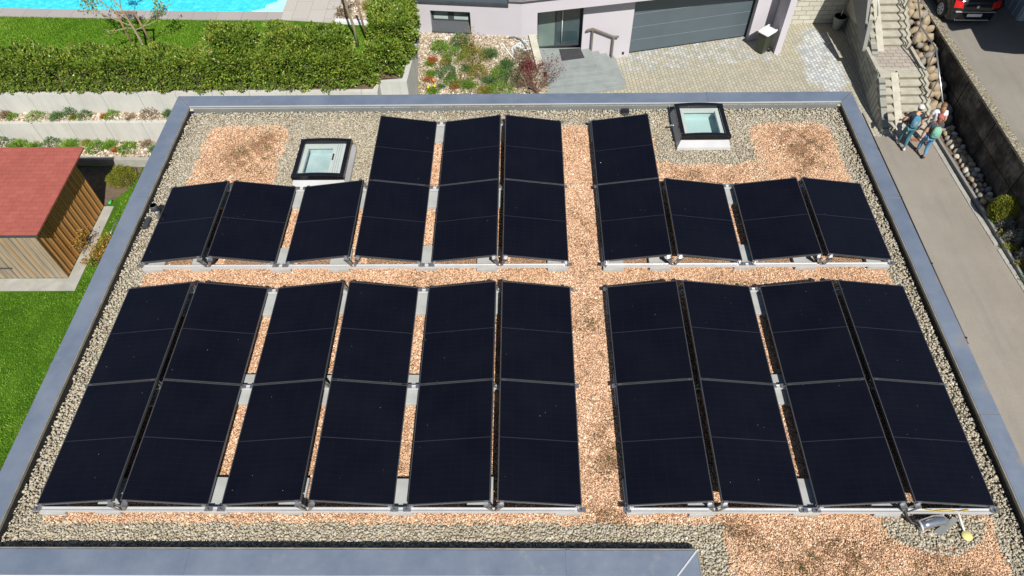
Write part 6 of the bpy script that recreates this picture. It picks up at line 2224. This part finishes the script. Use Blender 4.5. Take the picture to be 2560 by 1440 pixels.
def backpack(label, loc, rz, tilt, w, h, d, mat, mat2):
    t = thing('backpack', label, 'backpack', loc, rz)
    t.rotation_euler = (tilt, 0, rz)
    m = MB()
    vs, fs = [], []
    for z, hw, hd in ((0, 0.40, 0.40), (0.08, 0.5, 0.5), (0.6, 0.5, 0.5), (0.88, 0.42, 0.42), (1.0, 0.22, 0.25)):
        for q in range(12):
            a = q * math.pi / 6
            cx, sy = math.cos(a), math.sin(a)
            vs.append((w * hw * math.copysign(abs(cx) ** 0.6, cx), -d / 2 + d * hd * math.copysign(abs(sy) ** 0.6, sy), h * z))
    for j in range(4):
        fs += [(j * 12 + i, j * 12 + (i + 1) % 12, (j + 1) * 12 + (i + 1) % 12, (j + 1) * 12 + i) for i in range(12)]
    fs += [tuple(range(12))[::-1], tuple(range(48, 60))]
    m.add(vs, fs, 0, True)
    m.build('bag', mat, t)
    m = MB()
    m.ell((0, -d * 0.98, h * 0.36), (w * 0.34, 0.035, h * 0.24), 12, 8)
    m.build('pocket', mat2, t)
    for s in (-1, 1):
        m = MB()
        m.tube([(s * w * 0.30, 0.0, h * 0.92), (s * w * 0.36, 0.10, h * 1.0), (s * w * 0.36, 0.235, h * 0.85), (s * w * 0.40, 0.22, h * 0.45), (s * w * 0.42, 0.02, h * 0.12)], 0.018, 6)
        m.build('strap', mat2, t)
    return t


JM = dict(pelvis=(0, 0, 0.93), chest=(0.0, 0.07, 1.33), neck=(0.01, 0.10, 1.49), head=(0.03, 0.15, 1.60), lsh=(-0.19, 0.06, 1.41), rsh=(0.20, 0.08, 1.40), lel=(-0.33, -0.02, 1.17), lwr=(-0.36, 0.17, 1.02),
          rel=(0.27, 0.02, 1.10), rwr=(0.27, 0.10, 0.85), lhip=(-0.09, 0, 0.90), rhip=(0.09, 0, 0.90), lkn=(-0.07, 0.19, 0.50), lan=(-0.06, 0.20, 0.09), ltoe=(-0.07, 0.36, 0.035),
          rkn=(0.09, 0.03, 0.48), ran=(0.09, -0.16, 0.12), rtoe=(0.10, -0.02, 0.035))
person('person in a white cap and dark tee walking on the left with a blue backpack', (13.24, 15.66, -7.995), R(-14), JM, M['tee_dark'], M['jeans_teal'], M['shoe_white'], M['dark_hair'], cap=M['cap_white'])
backpack('blue and grey backpack on the back of the person in the white cap', (13.235, 15.59, -7.0), R(-14), R(-12), 0.25, 0.42, 0.13, M['bag_blue'], M['bag_grey'])
JG = dict(pelvis=(0, 0, 0.88), chest=(0.02, 0.10, 1.26), neck=(0.03, 0.14, 1.42), head=(0.05, 0.19, 1.52), lsh=(-0.16, 0.09, 1.33), rsh=(0.20, 0.10, 1.33), lel=(-0.24, 0.03, 1.06), lwr=(-0.27, 0.24, 0.95),
          rel=(0.28, 0.12, 1.05), rwr=(0.22, 0.32, 0.98), lhip=(-0.085, 0, 0.86), rhip=(0.085, 0, 0.86), lkn=(-0.06, 0.22, 0.49), lan=(-0.06, 0.22, 0.09), ltoe=(-0.08, 0.37, 0.035),
          rkn=(0.09, 0.02, 0.46), ran=(0.08, -0.14, 0.12), rtoe=(0.09, 0.0, 0.035))
person('person in a red cap, grey tee and blue jeans with a mint green backpack', (13.76, 15.22, -7.995), R(-8), JG, M['tee_grey'], M['jeans_blue'], M['shoe_brown'], M['brown_hair'], cap=M['cap_red'], longhair=M['brown_hair'])
backpack('mint green backpack on the person in the red cap', (13.79, 15.15, -7.05), R(-8), R(-14), 0.29, 0.38, 0.18, M['bag_mint'], M['bag_mint2'])
JW = dict(pelvis=(0, 0, 0.90), chest=(0.0, 0.03, 1.29), neck=(0, 0.05, 1.45), head=(0.01, 0.08, 1.56), lsh=(-0.18, 0.03, 1.36), rsh=(0.18, 0.03, 1.36), lel=(-0.31, 0.0, 1.12), lwr=(-0.46, 0.10, 0.98),
          rel=(0.24, -0.05, 1.09), rwr=(0.20, 0.08, 0.86), lhip=(-0.085, 0, 0.88), rhip=(0.085, 0, 0.88), lkn=(-0.08, 0.14, 0.49), lan=(-0.08, 0.12, 0.09), ltoe=(-0.09, 0.27, 0.035),
          rkn=(0.09, 0.02, 0.48), ran=(0.09, -0.12, 0.10), rtoe=(0.10, 0.02, 0.035))
person('person with long blond hair in a white tee walking on the right', (14.12, 15.88, -7.995), R(-6), JW, M['tee_white'], M['trousers_pink'], M['shoe_white'], M['brown_hair2'], longhair=M['blond_hair'])
